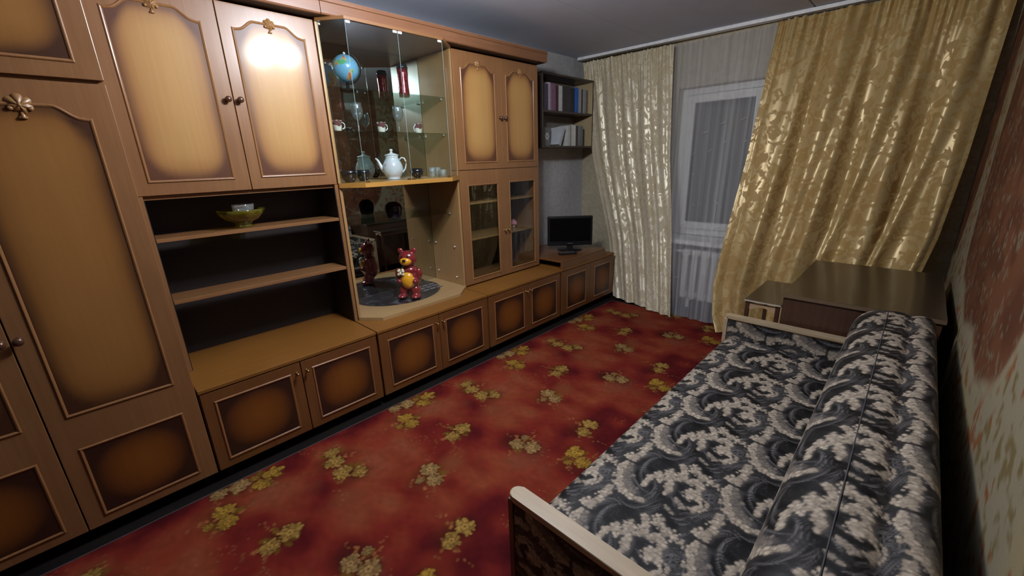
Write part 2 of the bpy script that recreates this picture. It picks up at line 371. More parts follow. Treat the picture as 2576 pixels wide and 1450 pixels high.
# ================================================================= CARPET
def carpet_tile():
    PER = .952; T = Tile(1.30, PER, .0028); rs = np.random.RandomState(3)
    X, Y = T.X/1.30, T.Y/PER
    n1 = vnoise(X, Y, 6, 21, (6, 6)); n2 = vnoise(X, Y, 11, 22, (11, 11)); n3 = vnoise(X, Y, 3, 23, (3, 3)); n4 = vnoise(X, Y, 45, 24, (45, 45))
    v = np.clip(n1*.45+n2*.30+n3*.30, 0, 1); KC = .90
    stops = [(.15, (.040, .004, .006)), (.38, (.095, .009, .010)), (.52, (.165, .019, .013)), (.70, (.22, .046, .020)), (.95, (.22, .075, .036))]
    col = np.zeros(v.shape+(3,))
    for k in range(3): col[..., k] = np.interp(v, [s[0] for s in stops], [s[1][k] for s in stops])
    T.img = KC*col*(.88+.24*n4)[..., None]
    for (x, y, r, c) in ((.75, .12, .15, (.34, .075, .028)), (.25, .80, .13, (.40, .045, .02)), (1.12, .62, .13, (.40, .04, .02)), (.55, .55, .12, (.32, .075, .03)), (.02, .30, .13, (.36, .04, .022)), (.95, .36, .11, (.28, .075, .04)), (.62, .88, .10, (.36, .06, .02)), (.30, .40, .10, (.33, .07, .03))):
        for q in range(12):
            T.disk(x+.05*rs.randn(), y+.05*rs.randn(), r*(.35+.35*rs.rand()), np.array(c)*np.array((.52, .66, .70))*(.9+.25*rs.rand()), .30, 1.0)
    Fl = [(-1.98, 1.087, 0), (-1.673, 1.219, 1), (-2.107, 1.30, 0), (-1.307, 1.395, 2), (-1.82, 1.604, 1), (-1.03, 1.502, 0), (-1.14, 1.743, 1), (-1.503, 1.869, 2), (-.86, 1.15, 2), (-.70, 1.60, 1)]
    gold = np.array((.30, .170, .026)); pale = np.array((.27, .165, .060)); pink = np.array((.25, .080, .033)); dk = np.array((.030, .008, .004))
    def rose(x, y, r, c):
        T.disk(x, y, r*1.45, dk, .75, .7)
        a0 = rs.rand()*6
        for k in range(9):
            a = a0+k*2*math.pi/9+rs.randn()*.15; rr = r*(.85+.3*rs.rand())
            T.disk(x+rr*.60*math.cos(a), y+rr*.60*math.sin(a), rr*.47, dk*2.2, .75, .35)
            T.disk(x+rr*.58*math.cos(a), y+rr*.58*math.sin(a), rr*(.34+.10*rs.rand()), c*(.60+.55*rs.rand()), 1, .3, shade=.40)
            for q in range(2):
                b_ = a+.3*rs.randn(); T.disk(x+rr*(.88+.1*rs.rand())*math.cos(b_), y+rr*(.88+.1*rs.rand())*math.sin(b_), rr*.15, c*(.7+.4*rs.rand()), .95, .4)
        for k in range(5):
            a = a0+.5+k*1.26; T.stroke([(x+r*.42*math.cos(a+q*.12), y+r*.42*math.sin(a+q*.12)) for q in range(8)], .0028, dk*2.5, .7)
            T.disk(x+r*.22*math.cos(a), y+r*.22*math.sin(a), r*.24, c*(1.0+.2*rs.rand()), 1, .3, shade=.5)
        T.disk(x, y, r*.13, dk*1.5, .9, .6)
    for (fx, fy, kd) in Fl:
        x, y = fx+2.20, fy
        for q in range(8): T.disk(x+.04*rs.randn(), y+.04*rs.randn(), .075, dk*1.7, .30, 1.0)
        c = gold if kd == 0 else (gold*.6+pale*.4 if kd == 1 else pale)
        ang = rs.rand()*6
        for s_ in range(3):
            a = ang+1.3+s_*1.5+rs.randn()*.3; L = .075+.05*rs.rand()
            for k in range(9):
                t = k/8; px, py = x+(.04+L*t)*math.cos(a+.4*t), y+(.04+L*t)*math.sin(a+.4*t)
                T.disk(px+.010*rs.randn(), py+.010*rs.randn(), .0085*(1.2-.5*t), (pink*(1-.3*t)+gold*.3*(1-t))*(.6+.5*rs.rand()), .8, .5, ex=1.5, rot=rs.rand()*3)
        for k in range(7):
            a = rs.rand()*6.28; T.disk(x+.055*math.cos(a), y+.055*math.sin(a), .015, (.12, .065, .010), .8, .5, ex=2.0, rot=a)
        rose(x+.042*math.cos(ang), y+.042*math.sin(ang), .046, c*1.12)
        rose(x-.042*math.cos(ang+.3), y-.042*math.sin(ang+.3), .039, c*1.05)
        if kd != 1: rose(x+.062*math.cos(ang+1.9), y+.062*math.sin(ang+1.9), .021, c*.85)
    for k in range(16):
        x, y = rs.rand()*1.3, rs.rand()*PER
        for q in range(9): T.disk(x+.022*rs.randn(), y+.022*rs.randn(), .007, pink*(.6+.5*rs.rand()), .5, .6)
    return T
def carpet():
    T = carpet_tile()
    xs = np.arange(-2.19, -.50, .0040); ys = np.arange(-.80, 3.80, .0042)
    X, Y = np.meshgrid(xs, ys, indexing='ij')
    Z = .008+.0006*(vnoise(X, Y, 90, 8)-.5)
    P = np.stack([X, Y, Z], -1)
    m = dye_mat('carpet_pile', .95, 500, .5, spec=.05)
    C = T.sample(X+2.20, Y)
    root = thing('carpet', (-1.2, 1.5, 0), 'long red carpet with gold rose bunches lying in front of the wall unit', 'carpet')
    grid('pile', P, m, root, color=C)
    e = plain('carpet_binding', (.05, .04, .04), .9)
    b = MB(); b.box(-2.198, -2.19, -.8, 3.8, .0005, .0085); b.box(-.505, -.498, -.8, 3.8, .0005, .0085); b.box(-2.19, -.505, 3.795, 3.803, .0005, .0085); b.box(-2.19, -.505, -.808, -.8, .0005, .0085)
    b.box(-2.19, -.505, -.8, 3.795, .0003, .002)
    b.build('binding', e, root, 'dark bound edge')
carpet()

# ================================================================= CABINET PARTS
def arch(t):
    """ogee top of a panel, t 0..1 -> height 0..1"""
    s = abs(t-.5)*2                     # 0 centre, 1 corner
    if s > .84: return -.06*math.sin(math.pi*(1-s)/.16)
    if s > .42:
        q = (.84-s)/.42; return q*q*(3-2*q)
    return 1.0
def outline(y0, y1, z0, z1, ah, n=48):
    if ah == 0: return [(y0, z0), (y1, z0), (y1, z1), (y0, z1)]
    pts = [(y0, z0), (y1, z0)]
    for i in range(n+1):
        t = 1-i/n; pts.append((y0+(y1-y0)*t, z1+ah*arch(t)))
    return pts
def moulding(X, pts, w, h, mat, parent):
    n = len(pts); P = [Vector((p[0], p[1])) for p in pts]; offs = []
    for i in range(n):
        a, b, c = P[i-1], P[i], P[(i+1) % n]
        d1 = (b-a); d2 = (c-b)
        if d1.length < 1e-7: d1 = d2
        if d2.length < 1e-7: d2 = d1
        d1.normalize(); d2.normalize()
        n1 = Vector((-d1.y, d1.x)); n2 = Vector((-d2.y, d2.x)); m = (n1+n2)
        m.normalize(); k = 1/max(.5, m.dot(n1)); offs.append(m*k)
    bm = bmesh.new(); prof = [(0, 0), (.12, .65), (.35, 1), (.6, .85), (.85, .5), (1, 0)]; rings = []
    for i in range(n):
        rings.append([bm.verts.new((X+h*hh, P[i].x+offs[i].x*w*ww, P[i].y+offs[i].y*w*ww)) for ww, hh in prof])
    for i in range(n):
        a, b = rings[i], rings[(i+1) % n]
        for k in range(len(prof)-1):
            bm.faces.new((a[k], a[k+1], b[k+1], b[k]))
        bm.faces.new((a[-1], a[0], b[0], b[-1]))
    bmesh.ops.recalc_face_normals(bm, faces=bm.faces)
    me = bpy.data.meshes.new('moulding'); bm.to_mesh(me); bm.free()
    return put('moulding', me, mat, parent)
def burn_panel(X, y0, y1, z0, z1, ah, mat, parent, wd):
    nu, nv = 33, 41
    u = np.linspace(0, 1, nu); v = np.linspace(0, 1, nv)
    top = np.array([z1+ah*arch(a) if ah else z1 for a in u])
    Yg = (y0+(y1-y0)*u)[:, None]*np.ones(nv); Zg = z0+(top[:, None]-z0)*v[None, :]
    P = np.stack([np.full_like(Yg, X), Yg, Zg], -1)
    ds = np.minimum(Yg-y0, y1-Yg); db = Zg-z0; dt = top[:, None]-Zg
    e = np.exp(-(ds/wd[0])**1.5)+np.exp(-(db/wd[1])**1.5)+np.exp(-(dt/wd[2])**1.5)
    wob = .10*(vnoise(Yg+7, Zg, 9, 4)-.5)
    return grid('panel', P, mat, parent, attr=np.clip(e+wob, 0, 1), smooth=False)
def ornament(X, y, z, s, parent):
    n = 56; bm = bmesh.new(); rings = []
    for k in range(8):
        rho = 1-k/8; ring = []
        for i in range(n):
            th = 2*math.pi*i/n-math.pi/2            # -90deg is down
            up = .5+.5*math.sin(th)
            lob = abs(math.cos(3.5*(th-math.pi/2)))**.6
            r = s*(.30+.20*up)*(1-.26*(1-lob)*(.4+.6*up))
            if math.sin(th) < -.2: r *= 1+.12*math.cos(5*th)
            hgt = s*.17*(1-rho**2.2)*(.75+.25*lob)+.001
            ring.append(bm.verts.new((X+hgt, y+r*rho*math.cos(th)*1.05, z+r*rho*math.sin(th))))
        rings.append(ring)
    for a, b in zip(rings, rings[1:]):
        for i in range(n): bm.faces.new((a[i], a[(i+1) % n], b[(i+1) % n], b[i]))
    bm.faces.new(rings[-1])
    mb = MB(); mb.bm.free(); mb.bm = bm
    for f in bm.faces: f.smooth = True
    mb.ball((X+s*.16, y, z+s*.02), (s*.05, s*.07, s*.085), 12)
    for sg in (-1, 1): mb.ball((X+s*.07, y+sg*s*.30, z-s*.12), (s*.07, s*.10, s*.09), 12)
    mb.lathe([(.001, 0), (s*.05, .0), (s*.07, -s*.10), (s*.13, -s*.24), (s*.11, -s*.28), (.001, -s*.29)], (X+s*.015, y, z-s*.26), 14)
    for k in (-1, 0, 1): mb.ball((X+s*.06, y+k*s*.09, z-s*.50), (s*.05, s*.05, s*.06), 10)
    return mb.build('ornament', w_carv, parent)
def knob(X, y, z, parent, r=.014, mat=None):
    pr = [(.001, -.0005), (r*.8, 0), (r*.8, .002), (r*.38, .004), (r*.36, .012), (r*.75, .016), (r*1.02, .021), (r*.98, .027), (r*.6, .031), (r*.2, .033), (.0005, .033)]
    return MB().lathe(pr, (X, y, z), 20, 'x').build('knob', mat or m_bronze, parent)
def door(parent, X, y0, y1, z0, z1, pan, ah=0, orn=0, kn=None, pm=None, fm=None, mm=None, wd=(.06, .06, .05), thick=.018, kr=.014, kmat=None, extra=None, name='door'):
    d = B(name, (X-thick, X, y0, y1, z0, z1), fm or w_frame, parent, bev=.0022, seg=2)
    for pn in ([pan] if extra is None else [pan, extra]):
        a = ah if pn is pan else 0
        pts = outline(*pn, a)
        low = pn is extra
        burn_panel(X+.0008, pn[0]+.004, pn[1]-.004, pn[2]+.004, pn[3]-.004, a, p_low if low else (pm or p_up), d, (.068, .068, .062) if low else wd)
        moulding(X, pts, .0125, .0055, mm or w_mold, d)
    if orn: ornament(X+.001, (pan[0]+pan[1])/2, pan[3]+ah*.75, orn, d)
    if kn: knob(X, kn[0], kn[1], d, kr, kmat)
    return d
def glazed_door(parent, X, y0, y1, z0, z1, gl, kn, thick=.018):
    a, b, c, d = gl; m = MB()
    m.box(X-thick, X, y0, a, z0, z1, .0015); m.box(X-thick, X, b, y1, z0, z1, .0015)
    m.box(X-thick, X, a, b, z0, c, .0015); m.box(X-thick, X, a, b, d, z1, .0015)
    o = m.build('door', w_frame, parent)
    moulding(X, [(a-.006, c-.006), (b+.006, c-.006), (b+.006, d+.006), (a-.006, d+.006)], .012, .005, w_mold, o)
    B('glass_pane', (X-.012, X-.008, a-.004, b+.004, c-.004, d+.004), g_smoke, o, bev=0)
    knob(X, kn[0], kn[1], o, .010, m_brass)
    return o

# ---- base cabinets
XF = -2.25; ZB = .515; XBK = -2.90
def legs(r, X, y0, y1):
    for yy in (y0+.03, y1-.06):
        for xx in (X-.06, XBK+.03): B('leg', (xx, xx+.03, yy, yy+.03, 0, .0615), m_black, r, bev=.001)
    B('plinth_board', (X-.115, X-.10, y0+.062, y1-.062, 0, .0615), m_black, r, bev=.001, label='black recessed plinth')
def base(y0, y1, label, pl, pr, kn=True):
    r = thing('base_cabinet', ((XF+XBK)/2, (y0+y1)/2, 0), label, 'cabinet')
    ym = (pl[1]+pr[0])/2
    c = MB(); c.box(XBK, XF-.021, y0, y0+.018, .062, ZB-.0205, .001); c.box(XBK, XF-.021, y1-.018, y1, .062, ZB-.0205, .001)
    c.box(XBK, XF-.021, y0+.018, y1-.018, .062, .080); c.box(XBK, XBK+.006, y0+.018, y1-.018, .08, ZB-.021)
    c.build('body', w_low, r)
    B('cabinet_top', (XBK, XF+.003, y0, y1, ZB-.020, ZB), w_top, r, bev=.003, seg=2)
    legs(r, XF, y0, y1)
    zt, zb = .4905, .066
    kz = .433
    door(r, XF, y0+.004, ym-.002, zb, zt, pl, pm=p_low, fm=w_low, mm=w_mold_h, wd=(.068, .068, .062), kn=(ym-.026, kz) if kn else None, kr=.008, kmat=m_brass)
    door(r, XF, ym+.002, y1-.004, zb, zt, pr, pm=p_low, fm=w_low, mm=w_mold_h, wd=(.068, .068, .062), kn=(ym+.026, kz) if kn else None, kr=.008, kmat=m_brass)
base(.190, 1.096, 'low two-door base cabinet beside the tall wardrobe under the open shelves', (.240, .590, .108, .438), (.698, 1.046, .108, .438))
base(1.102, 2.030, 'low two-door base cabinet below the mirrored glass display case', (1.163, 1.517, .108, .437), (1.618, 1.972, .108, .437))
base(2.038, 2.950, 'low two-door base cabinet below the cupboard with smoked glass doors', (2.100, 2.450, .108, .437), (2.545, 2.895, .108, .437))
base(2.968, 3.895, 'low two-door base cabinet at the window end, under the television', (3.050, 3.368, .108, .437), (3.515, 3.825, .108, .437), kn=False)

# ---- tall wardrobe at the left
def wardrobe():
    y0, y1, ym = -.735, .184, -.276; X = -2.25
    r = thing('wardrobe', (-2.57, -.275, 0), 'tall oak wardrobe with arched panel doors at the left end of the wall unit', 'wardrobe')
    c = MB(); bk = -2.90
    c.box(bk, X-.021, y0, y0+.02, .062, 2.262, .001); c.box(bk, X-.021, y1-.020, y1, .062, 2.262, .001)
    c.box(bk, X-.021, y0+.02, y1-.02, .062, .082); c.box(bk, X-.021, y0+.02, y1-.02, 2.242, 2.262)
    c.box(bk, X-.021, y0+.02, y1-.02, 1.81, 1.83); c.box(bk, bk+.006, y0+.02, y1-.02, .08, 2.24)
    c.build('body', w_frame, r)
    legs(r, X, y0, y1)
    for (a, b, pa, pb, ky) in ((ym+.002, y1, -.220, .121, ym+.022), (y0, ym-.002, -.672, -.332, ym-.022)):
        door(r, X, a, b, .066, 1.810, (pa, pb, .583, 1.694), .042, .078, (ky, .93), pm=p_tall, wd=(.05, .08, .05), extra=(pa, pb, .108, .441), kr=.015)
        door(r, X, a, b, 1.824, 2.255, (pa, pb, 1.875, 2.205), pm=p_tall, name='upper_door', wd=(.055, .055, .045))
wardrobe()
XU = -2.52; BKU = -2.905
# ---- upper unit with open shelves
def upper_left():
    y0, y1 = .200, 1.118; X = XU; ym = .663
    r = thing('open_shelf_cabinet', (-2.7, .66, ZB), 'hutch with three dark open shelves below two arched oak doors', 'cabinet')
    c = MB()
    c.box(BKU, X, y1-.020, y1, ZB+.001, 1.39, .001)
    c.box(BKU, X, y0, y0+.020, ZB+.001, 1.39, .001)
    c.box(BKU, X-.021, y0, y0+.02, 1.39, 2.255); c.box(BKU, X-.021, y1-.02, y1, 1.39, 2.255)
    c.box(BKU, X-.021, y0+.02, y1-.02, 1.372, 1.390); c.box(BKU, X-.021, y0+.02, y1-.02, 2.237, 2.255)
    c.build('body', w_frame, r)
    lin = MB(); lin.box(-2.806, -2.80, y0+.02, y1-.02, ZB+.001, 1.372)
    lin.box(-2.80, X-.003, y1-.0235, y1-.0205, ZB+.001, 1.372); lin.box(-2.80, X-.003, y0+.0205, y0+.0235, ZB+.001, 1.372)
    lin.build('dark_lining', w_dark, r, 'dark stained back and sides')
    for z in (.872, 1.177):
        B('shelf', (-2.70, X-.001, y0+.024, y1-.024, z, z+.018), w_frame_h, r, bev=.001)
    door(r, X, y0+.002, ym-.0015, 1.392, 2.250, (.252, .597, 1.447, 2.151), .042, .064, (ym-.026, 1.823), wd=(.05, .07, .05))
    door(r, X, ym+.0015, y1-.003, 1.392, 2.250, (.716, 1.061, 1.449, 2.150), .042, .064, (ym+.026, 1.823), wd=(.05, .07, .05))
upper_left()
# ---- upper right cupboard
def upper_right():
    y0, y1 = 2.052, 2.975; X = XU; ym = 2.529
    r = thing('glazed_cupboard', (-2.7, 2.51, ZB), 'upper cupboard with arched oak doors above two smoked glass doors', 'cabinet')
    c = MB()
    c.box(BKU, X-.019, y0, y0+.018, ZB+.001, 2.255, .001); c.box(BKU, X-.019, y1-.018, y1, ZB+.001, 2.255, .001)
    for z in (ZB+.001, 1.425, 2.237): c.box(BKU, X-.021, y0+.018, y1-.018, z, z+.018)
    c.build('body', w_frame, r)
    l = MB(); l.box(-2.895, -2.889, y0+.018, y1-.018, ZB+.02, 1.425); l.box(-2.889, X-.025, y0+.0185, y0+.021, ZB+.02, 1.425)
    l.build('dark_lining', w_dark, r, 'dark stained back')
    for z in (.875, 1.165): B('shelf', (-2.885, X-.05, y0+.022, y1-.020, z, z+.016), w_inner, r, bev=.001)
    door(r, X, y0+.003, ym-.0015, 1.435, 2.250, (2.112, 2.462, 1.447, 2.145) if False else (2.118, 2.462, 1.482, 2.142), .042, .064, (ym-.026, 1.82), wd=(.05, .07, .05))
    door(r, X, ym+.0015, y1-.003, 1.435, 2.250, (2.578, 2.922, 1.482, 2.140), .042, .064, (ym+.026, 1.82), wd=(.05, .07, .05))
    glazed_door(r, X, y0+.003, ym-.0015, ZB+.012, 1.431, (2.134, 2.452, .572, 1.318), (ym-.020, .925))
    glazed_door(r, X, ym+.0015, y1-.003, ZB+.012, 1.431, (2.592, 2.912, .572, 1.322), (ym+.020, .925))
upper_right()
# ---- mirrored display case
def display():
    y0, y1 = 1.1225, 2.048; XC = -2.385; X = XU
    r = thing('display_case', (-2.65, 1.58, ZB), 'mirror-backed glass display case with faceted front in the middle of the wall unit', 'cabinet')
    def slab(name, z0, z1, mat, xc=XC, yl=1.225, yr=1.880, lab=None):
        pts = [(BKU, y0+.001, z0), (X+.005, y0+.001, z0), (xc, yl, z0), (xc, yr, z0), (X+.005, y1-.001, z0), (BKU, y1-.001, z0)]
        return MB().poly(pts, (0, 0, z1-z0)).build(name, mat, r, lab)
    slab('bottom_board', ZB+.0005, ZB+.022, w_plat)
    slab('middle_board', 1.368, 1.394, w_orange, lab='orange-edged board')
    slab('top_board', 2.246, 2.262, w_frame_h)
    for z0, z1 in ((ZB+.0225, 1.3675), (1.3945, 2.2455)):
        B('side_panel', (BKU+.008, X, y0+.001, y0+.019, z0, z1), w_inner, r, bev=.001)
        B('side_panel', (BKU+.008, X, y1-.019, y1-.001, z0, z1), w_inner, r, bev=.001)
        B('mirror', (BKU, BKU+.006, y0+.002, y1-.002, z0, z1), mirror, r, bev=0, label='mirror back')
    for z in (1.940, 1.695, 1.120):
        B('glass_shelf', (BKU+.01, -2.60, y0+.022, y1-.022, z, z+.005), g_shelf, r, bev=.0008)
    pg = lambda x, y, z: MB().lathe([(.001, 0), (.004, 0), (.004, .012), (.001, .013)], (x, y, z), 10, 'y').build('peg', m_clip, r)
    for z in (1.934, 1.689, 1.114):
        for x in (-2.63, -2.86):
            MB().lathe([(.0005, 0), (.005, .0), (.005, -.013), (.0005, -.014)], (x, y1-.0195, z), 10, 'y').build('peg', m_clip, r)
            MB().lathe([(.0005, 0), (.005, .0), (.005, .013), (.0005, .014)], (x, y0+.0195, z), 10, 'y').build('peg', m_clip, r)
    for (x, z) in ((-2.60, .85), (-2.85, .86), (-2.60, .60), (-2.84, .62)):
        MB().lathe([(.0005, 0), (.006, .0), (.005, -.010), (.0005, -.011)], (x, y1-.0195, z), 10, 'y').build('peg', m_clip, r)
    # glass: two doors in front, two slanting side panes
    zb, zt = 1.398, 2.243; t = .004
    ym = 1.552
    for (a, b) in ((1.232, ym-.001), (ym+.001, 1.874)):
        B('glass_door', (XC-.010, XC-.006, a, b, zb, zt), g_clear, r, bev=.0006)
    def slant(a, b):
        d = Vector((b[0]-a[0], b[1]-a[1], 0)).normalized(); n = Vector((-d.y, d.x, 0))*t
        p = [(a[0], a[1], zb), (b[0], b[1], zb), (b[0]+n.x, b[1]+n.y, zb), (a[0]+n.x, a[1]+n.y, zb)]
        MB().poly(p, (0, 0, zt-zb)).build('side_glass', g_clear, r)
    slant((XC-.010, 1.2305), (X+.004, y0+.014)); slant((X+.004, y1-.018), (XC-.010, 1.8755))
    eg = plain('bright_glass_edge', (.30, .42, .42), .15)
    for (yy) in (1.2305, 1.552, 1.8755):
        B('glass_edge', (XC-.0055, XC-.0045, yy-.0006, yy+.0006, zb, zt), eg, r, bev=0, label='bright polished edge of the glass')
    for yy in (1.247, 1.535, 1.569, 1.858):
        B('clip', (XC-.012, XC-.003, yy-.013, yy+.013, zt-.012, zt+.001), m_clip, r)
        B('clip', (XC-.012, XC-.003, yy-.013, yy+.013, zb-.003, zb+.010), m_brass, r)
    B('clip', (X-.03, X-.004, y0+.021, y0+.034, zt-.010, zt+.001), m_clip, r)
    # dark half-round plate let into the platform
    n = 64; R = .345; yc = 1.590; xc = -2.80
    pts = []
    for i in range(n):
        a = 2*math.pi*i/n; px = xc+R*.88*math.cos(a); py = yc+R*.985*math.sin(a)
        pts.append((max(px, BKU+.009), py, ZB+.0225))
    q = [pts[0]]
    for p in pts[1:]:
        if (Vector(p)-Vector(q[-1])).length > 1e-4: q.append(p)
    tt = NT('dark_marbled_plate'); nn = tt.noise(tt.geo((1, 1, 1)), 9, 4, .6, 2.0)
    c = tt.mix(tt.ramp(nn, [(.5, 0.0), (.72, 1.0)]), (.022, .023, .026), (.11, .11, .12))
    MATS['plate'] = tt.P(col=c, rough=.25, coat=.5)
    MB().poly(q, (0, 0, .004)).build('turning_plate', MATS['plate'], r, 'dark marbled round plate')
    k = MB()
    for i in range(3):
        for j in range(3): k.box(-2.78+i*.055, -2.755+i*.055, 1.735+j*.062, 1.785+j*.062, ZB+.0266, ZB+.0275, .0003)
    k.build('plate_ribs', plain('grey_plate_rib', (.16, .16, .165), .4), r, 'grey grip ribs')
display()
# ---- cornice in three boards
def cornice():
    r = thing('cornice', (-2.65, 1.6, 2.2635), 'long oak cornice capping the wall unit beneath the ceiling', 'cornice')
    for (a, b, xo) in ((-.74, 1.130, 0), (1.132, 2.049, .003), (2.051, 3.005, 0)):
        m = MB(); x = -2.440+xo
        prof = [(x-.022, 2.2635), (x-.006, 2.2635), (x-.002, 2.270), (x-.002, 2.322), (x+.004, 2.326), (x+.004, 2.345), (x-.022, 2.345)]
        m.poly([(p[0], a, p[1]) for p in prof], (0, b-a, 0))
        m.build('cornice_board', w_corn, r)
    B('cornice_deck', (BKU, -2.4625, -.74, 3.003, 2.2635, 2.279), plain('cornice_underside_shade', (.05, .035, .03), .6), r, bev=0, label='recessed top board darkened to stand in for shade')  # dark brown stands in for the shade under the cornice
    B('cornice_end', (BKU, -2.4625, 2.987, 3.005, 2.280, 2.345), w_frame_h, r, bev=.001)
cornice()

# ---- raised shelf under the television
tr = thing('television_riser', (-2.5, 3.34, ZB), 'low brown riser box under the television, open at its left end', 'riser')
B('top_board', (-2.88, -2.252, 2.975, 3.712, .575, .593), w_low, tr, bev=.002)
B('front_board', (-2.270, -2.252, 2.975, 3.712, ZB+.0005, .5745), w_low, tr, bev=.001)
B('end_board', (-2.88, -2.2705, 3.694, 3.712, ZB+.0005, .5745), w_low, tr, bev=.001)
B('back_board', (-2.88, -2.862, 2.975, 3.693, ZB+.0005, .5745), w_low, tr, bev=.001)

# ================================================================= TELEVISION AND REMOTE
def television():
    base_c = Vector((-2.505, 3.44, .5935)); ang = math.atan2(-.72, .69)
    r = thing('television', tuple(base_c), 'small black flat-screen television on the riser at the window end', 'television')
    mm = Matrix.Rotation(ang, 4, 'Z'); mm.translation = base_c
    def tf(mb):
        for v in mb.bm.verts: v.co = mm @ v.co
        return mb
    W2, H = .228, .298
    cab = MB().box(-.030, .018, -W2, W2, .045, .045+H, .010, 3); o = tf(cab).build('cabinet', m_black, r)
    scr = MB().box(.0182, .0190, -W2+.022, W2-.022, .045+.045, .045+H-.022); tf(scr).build('screen', m_screen, r)
    bk = MB().box(-.062, -.0305, -.15, .15, .09, .28, .012, 2); tf(bk).build('back_cover', m_black, r)
    st = MB().box(-.012, .010, -.030, .030, .008, .052, .004, 2)
    st.lathe([(.001, 0), (.098, 0), (.100, .003), (.092, .008), (.035, .014), (.001, .015)], (0, 0, 0), 40, rfun=lambda t, h: 1.0+.28*abs(math.sin(t)))
    tf(st).build('stand', m_black, r)
    lg = MB().box(.0192, .0198, -.026, .026, .066, .070); tf(lg).build('badge', plain('silver_print', (.35, .35, .36), .4, .5), r, 'small grey badge')
television()
def remote():
    a, b = Vector((-2.444, 3.171, .5935)), Vector((-2.334, 3.316, .5935)); d = (b-a); L = d.length; c = (a+b)/2
    r = thing('remote_control', tuple(c), 'black remote control lying in front of the television', 'remote')
    mm = Matrix.Rotation(math.atan2(d.y, d.x), 4, 'Z'); mm.translation = c
    m = MB().box(-L/2, L/2, -.024, .024, 0, .018, .005, 2)
    for v in m.bm.verts: v.co = mm @ v.co
    m.build('case', m_black, r)
    k = MB()
    for i in range(8):
        for j in range(3): k.box(-L/2+.02+i*.018, -L/2+.031+i*.018, -.016+j*.0125, -.009+j*.0125, .018, .0195)
    for v in k.bm.verts: v.co = mm @ v.co
    k.build('buttons', plain('grey_rubber', (.10, .10, .11), .6), r)
remote()

# ================================================================= WALL BOOKSHELF AND BOOKS
def bookshelf():
    X0, X1 = XL+.002, -2.700; y0, y1 = 3.25, 4.105; z0, z1 = 1.600, 2.270; t = .018
    r = thing('wall_bookshelf', (XL, 3.7, z0), 'dark two-tier bookshelf hung on the wall beside the curtain', 'bookshelf')
    B('bottom_board', (X0, X1, y0, y1, z0, z0+t), w_case, r); B('top_board', (X0, X1, y0, y1, z1-t, z1), w_case, r)
    B('middle_board', (X0, X1, y0+t, y1-t, 1.925, 1.943), w_case, r)
    B('side_board', (X0, X1, y0, y0+t, z0+t, z1-t), w_case, r); B('side_board', (X0, X1, y1-t+.002, y1, z0+t, z1-t), w_case, r)
    B('side_lining', (X0, X1-.002, y1-t-.002, y1-t+.0015, z0+t, z1-t), w_tan, r, bev=0, label='tan inner face of the end board')
    B('back_board', (X0, X0+.004, y0+t, y1-t-.003, z0+t, z1-t), plain('grey_beige_backing', (.20, .18, .16), .7), r, bev=0)
bookshelf()
def book(name, x1, y0, y1, z0, h, dep, col, label, group, lean=0, cat='book', rough=.5):
    r = thing(name, (x1, (y0+y1)/2, z0), label, cat, group)
    cm_ = plain('cover_%d_%d_%d' % tuple(int(c*255) for c in col), col, rough)
    pg = plain('book_pages', (.62, .58, .48), .8)
    w = y1-y0
    m = MB(); m.box(x1-dep, x1, 0, .002, 0, h, .0006); m.box(x1-dep, x1, w-.002, w, 0, h, .0006); m.box(x1-.0025, x1, .002, w-.002, 0, h, .0006)
    p = MB().box(x1-dep+.003, x1-.003, .0024, w-.0024, .003, h-.003)
    for q in (m, p):
        for v in q.bm.verts:
            yy, zz = v.co.y, v.co.z; c_, s_ = math.cos(lean), math.sin(lean)
            v.co.y = y0+yy*c_+zz*s_; v.co.z = z0+zz*c_-(yy*s_ if lean > 0 else -(w-yy)*s_*-1 if False else yy*s_)+(w*s_ if lean > 0 else 0)
    m.build('cover', cm_, r); p.build('pages', pg, r)
    return r
UPB = [(3.285, 3.330, .245, (.015, .03, .10), 'dark navy book, leftmost on the upper tier of the wall bookshelf'),
       (3.333, 3.398, .238, (.06, .045, .085), 'thick purple-grey book at the left of the upper tier of the wall bookshelf'),
       (3.408, 3.438, .255, (.42, .36, .42), 'thin pale pink book on the upper tier of the wall bookshelf'),
       (3.442, 3.508, .250, (.20, .10, .17), 'mauve book right of the thin pale pink one'),
       (3.511, 3.560, .235, (.06, .02, .035), 'dark maroon book left of the white-spined one on the upper tier'),
       (3.565, 3.628, .240, (.55, .55, .56), 'white-spined book in the middle of the upper tier of the wall bookshelf'),
       (3.632, 3.690, .238, (.03, .03, .035), 'black book just right of the white-spined one on the upper tier'),
       (3.693, 3.758, .242, (.035, .035, .05), 'dark grey-blue book, second right of the white-spined one'),
       (3.761, 3.836, .235, (.018, .018, .02), 'black book just left of the bright blue book'),
       (3.842, 3.893, .245, (.02, .12, .48), 'bright blue book on the upper tier of the wall bookshelf'),
       (3.897, 3.950, .243, (.36, .36, .36), 'light grey book just right of the bright blue one'),
       (3.953, 3.983, .240, (.05, .045, .05), 'thin dark book between two light grey ones at the right of the upper tier'),
       (3.987, 4.030, .240, (.30, .30, .31), 'grey book near the right end of the upper tier'),
       (4.033, 4.066, .236, (.16, .15, .14), 'thin brown-grey book, rightmost on the upper tier')]
for i, (a, b, h, c, lab) in enumerate(UPB):
    book('book', -2.745-.004*(i % 3), a, b, 1.944, h, .165, c, lab, 'books on the upper tier of the wall bookshelf')
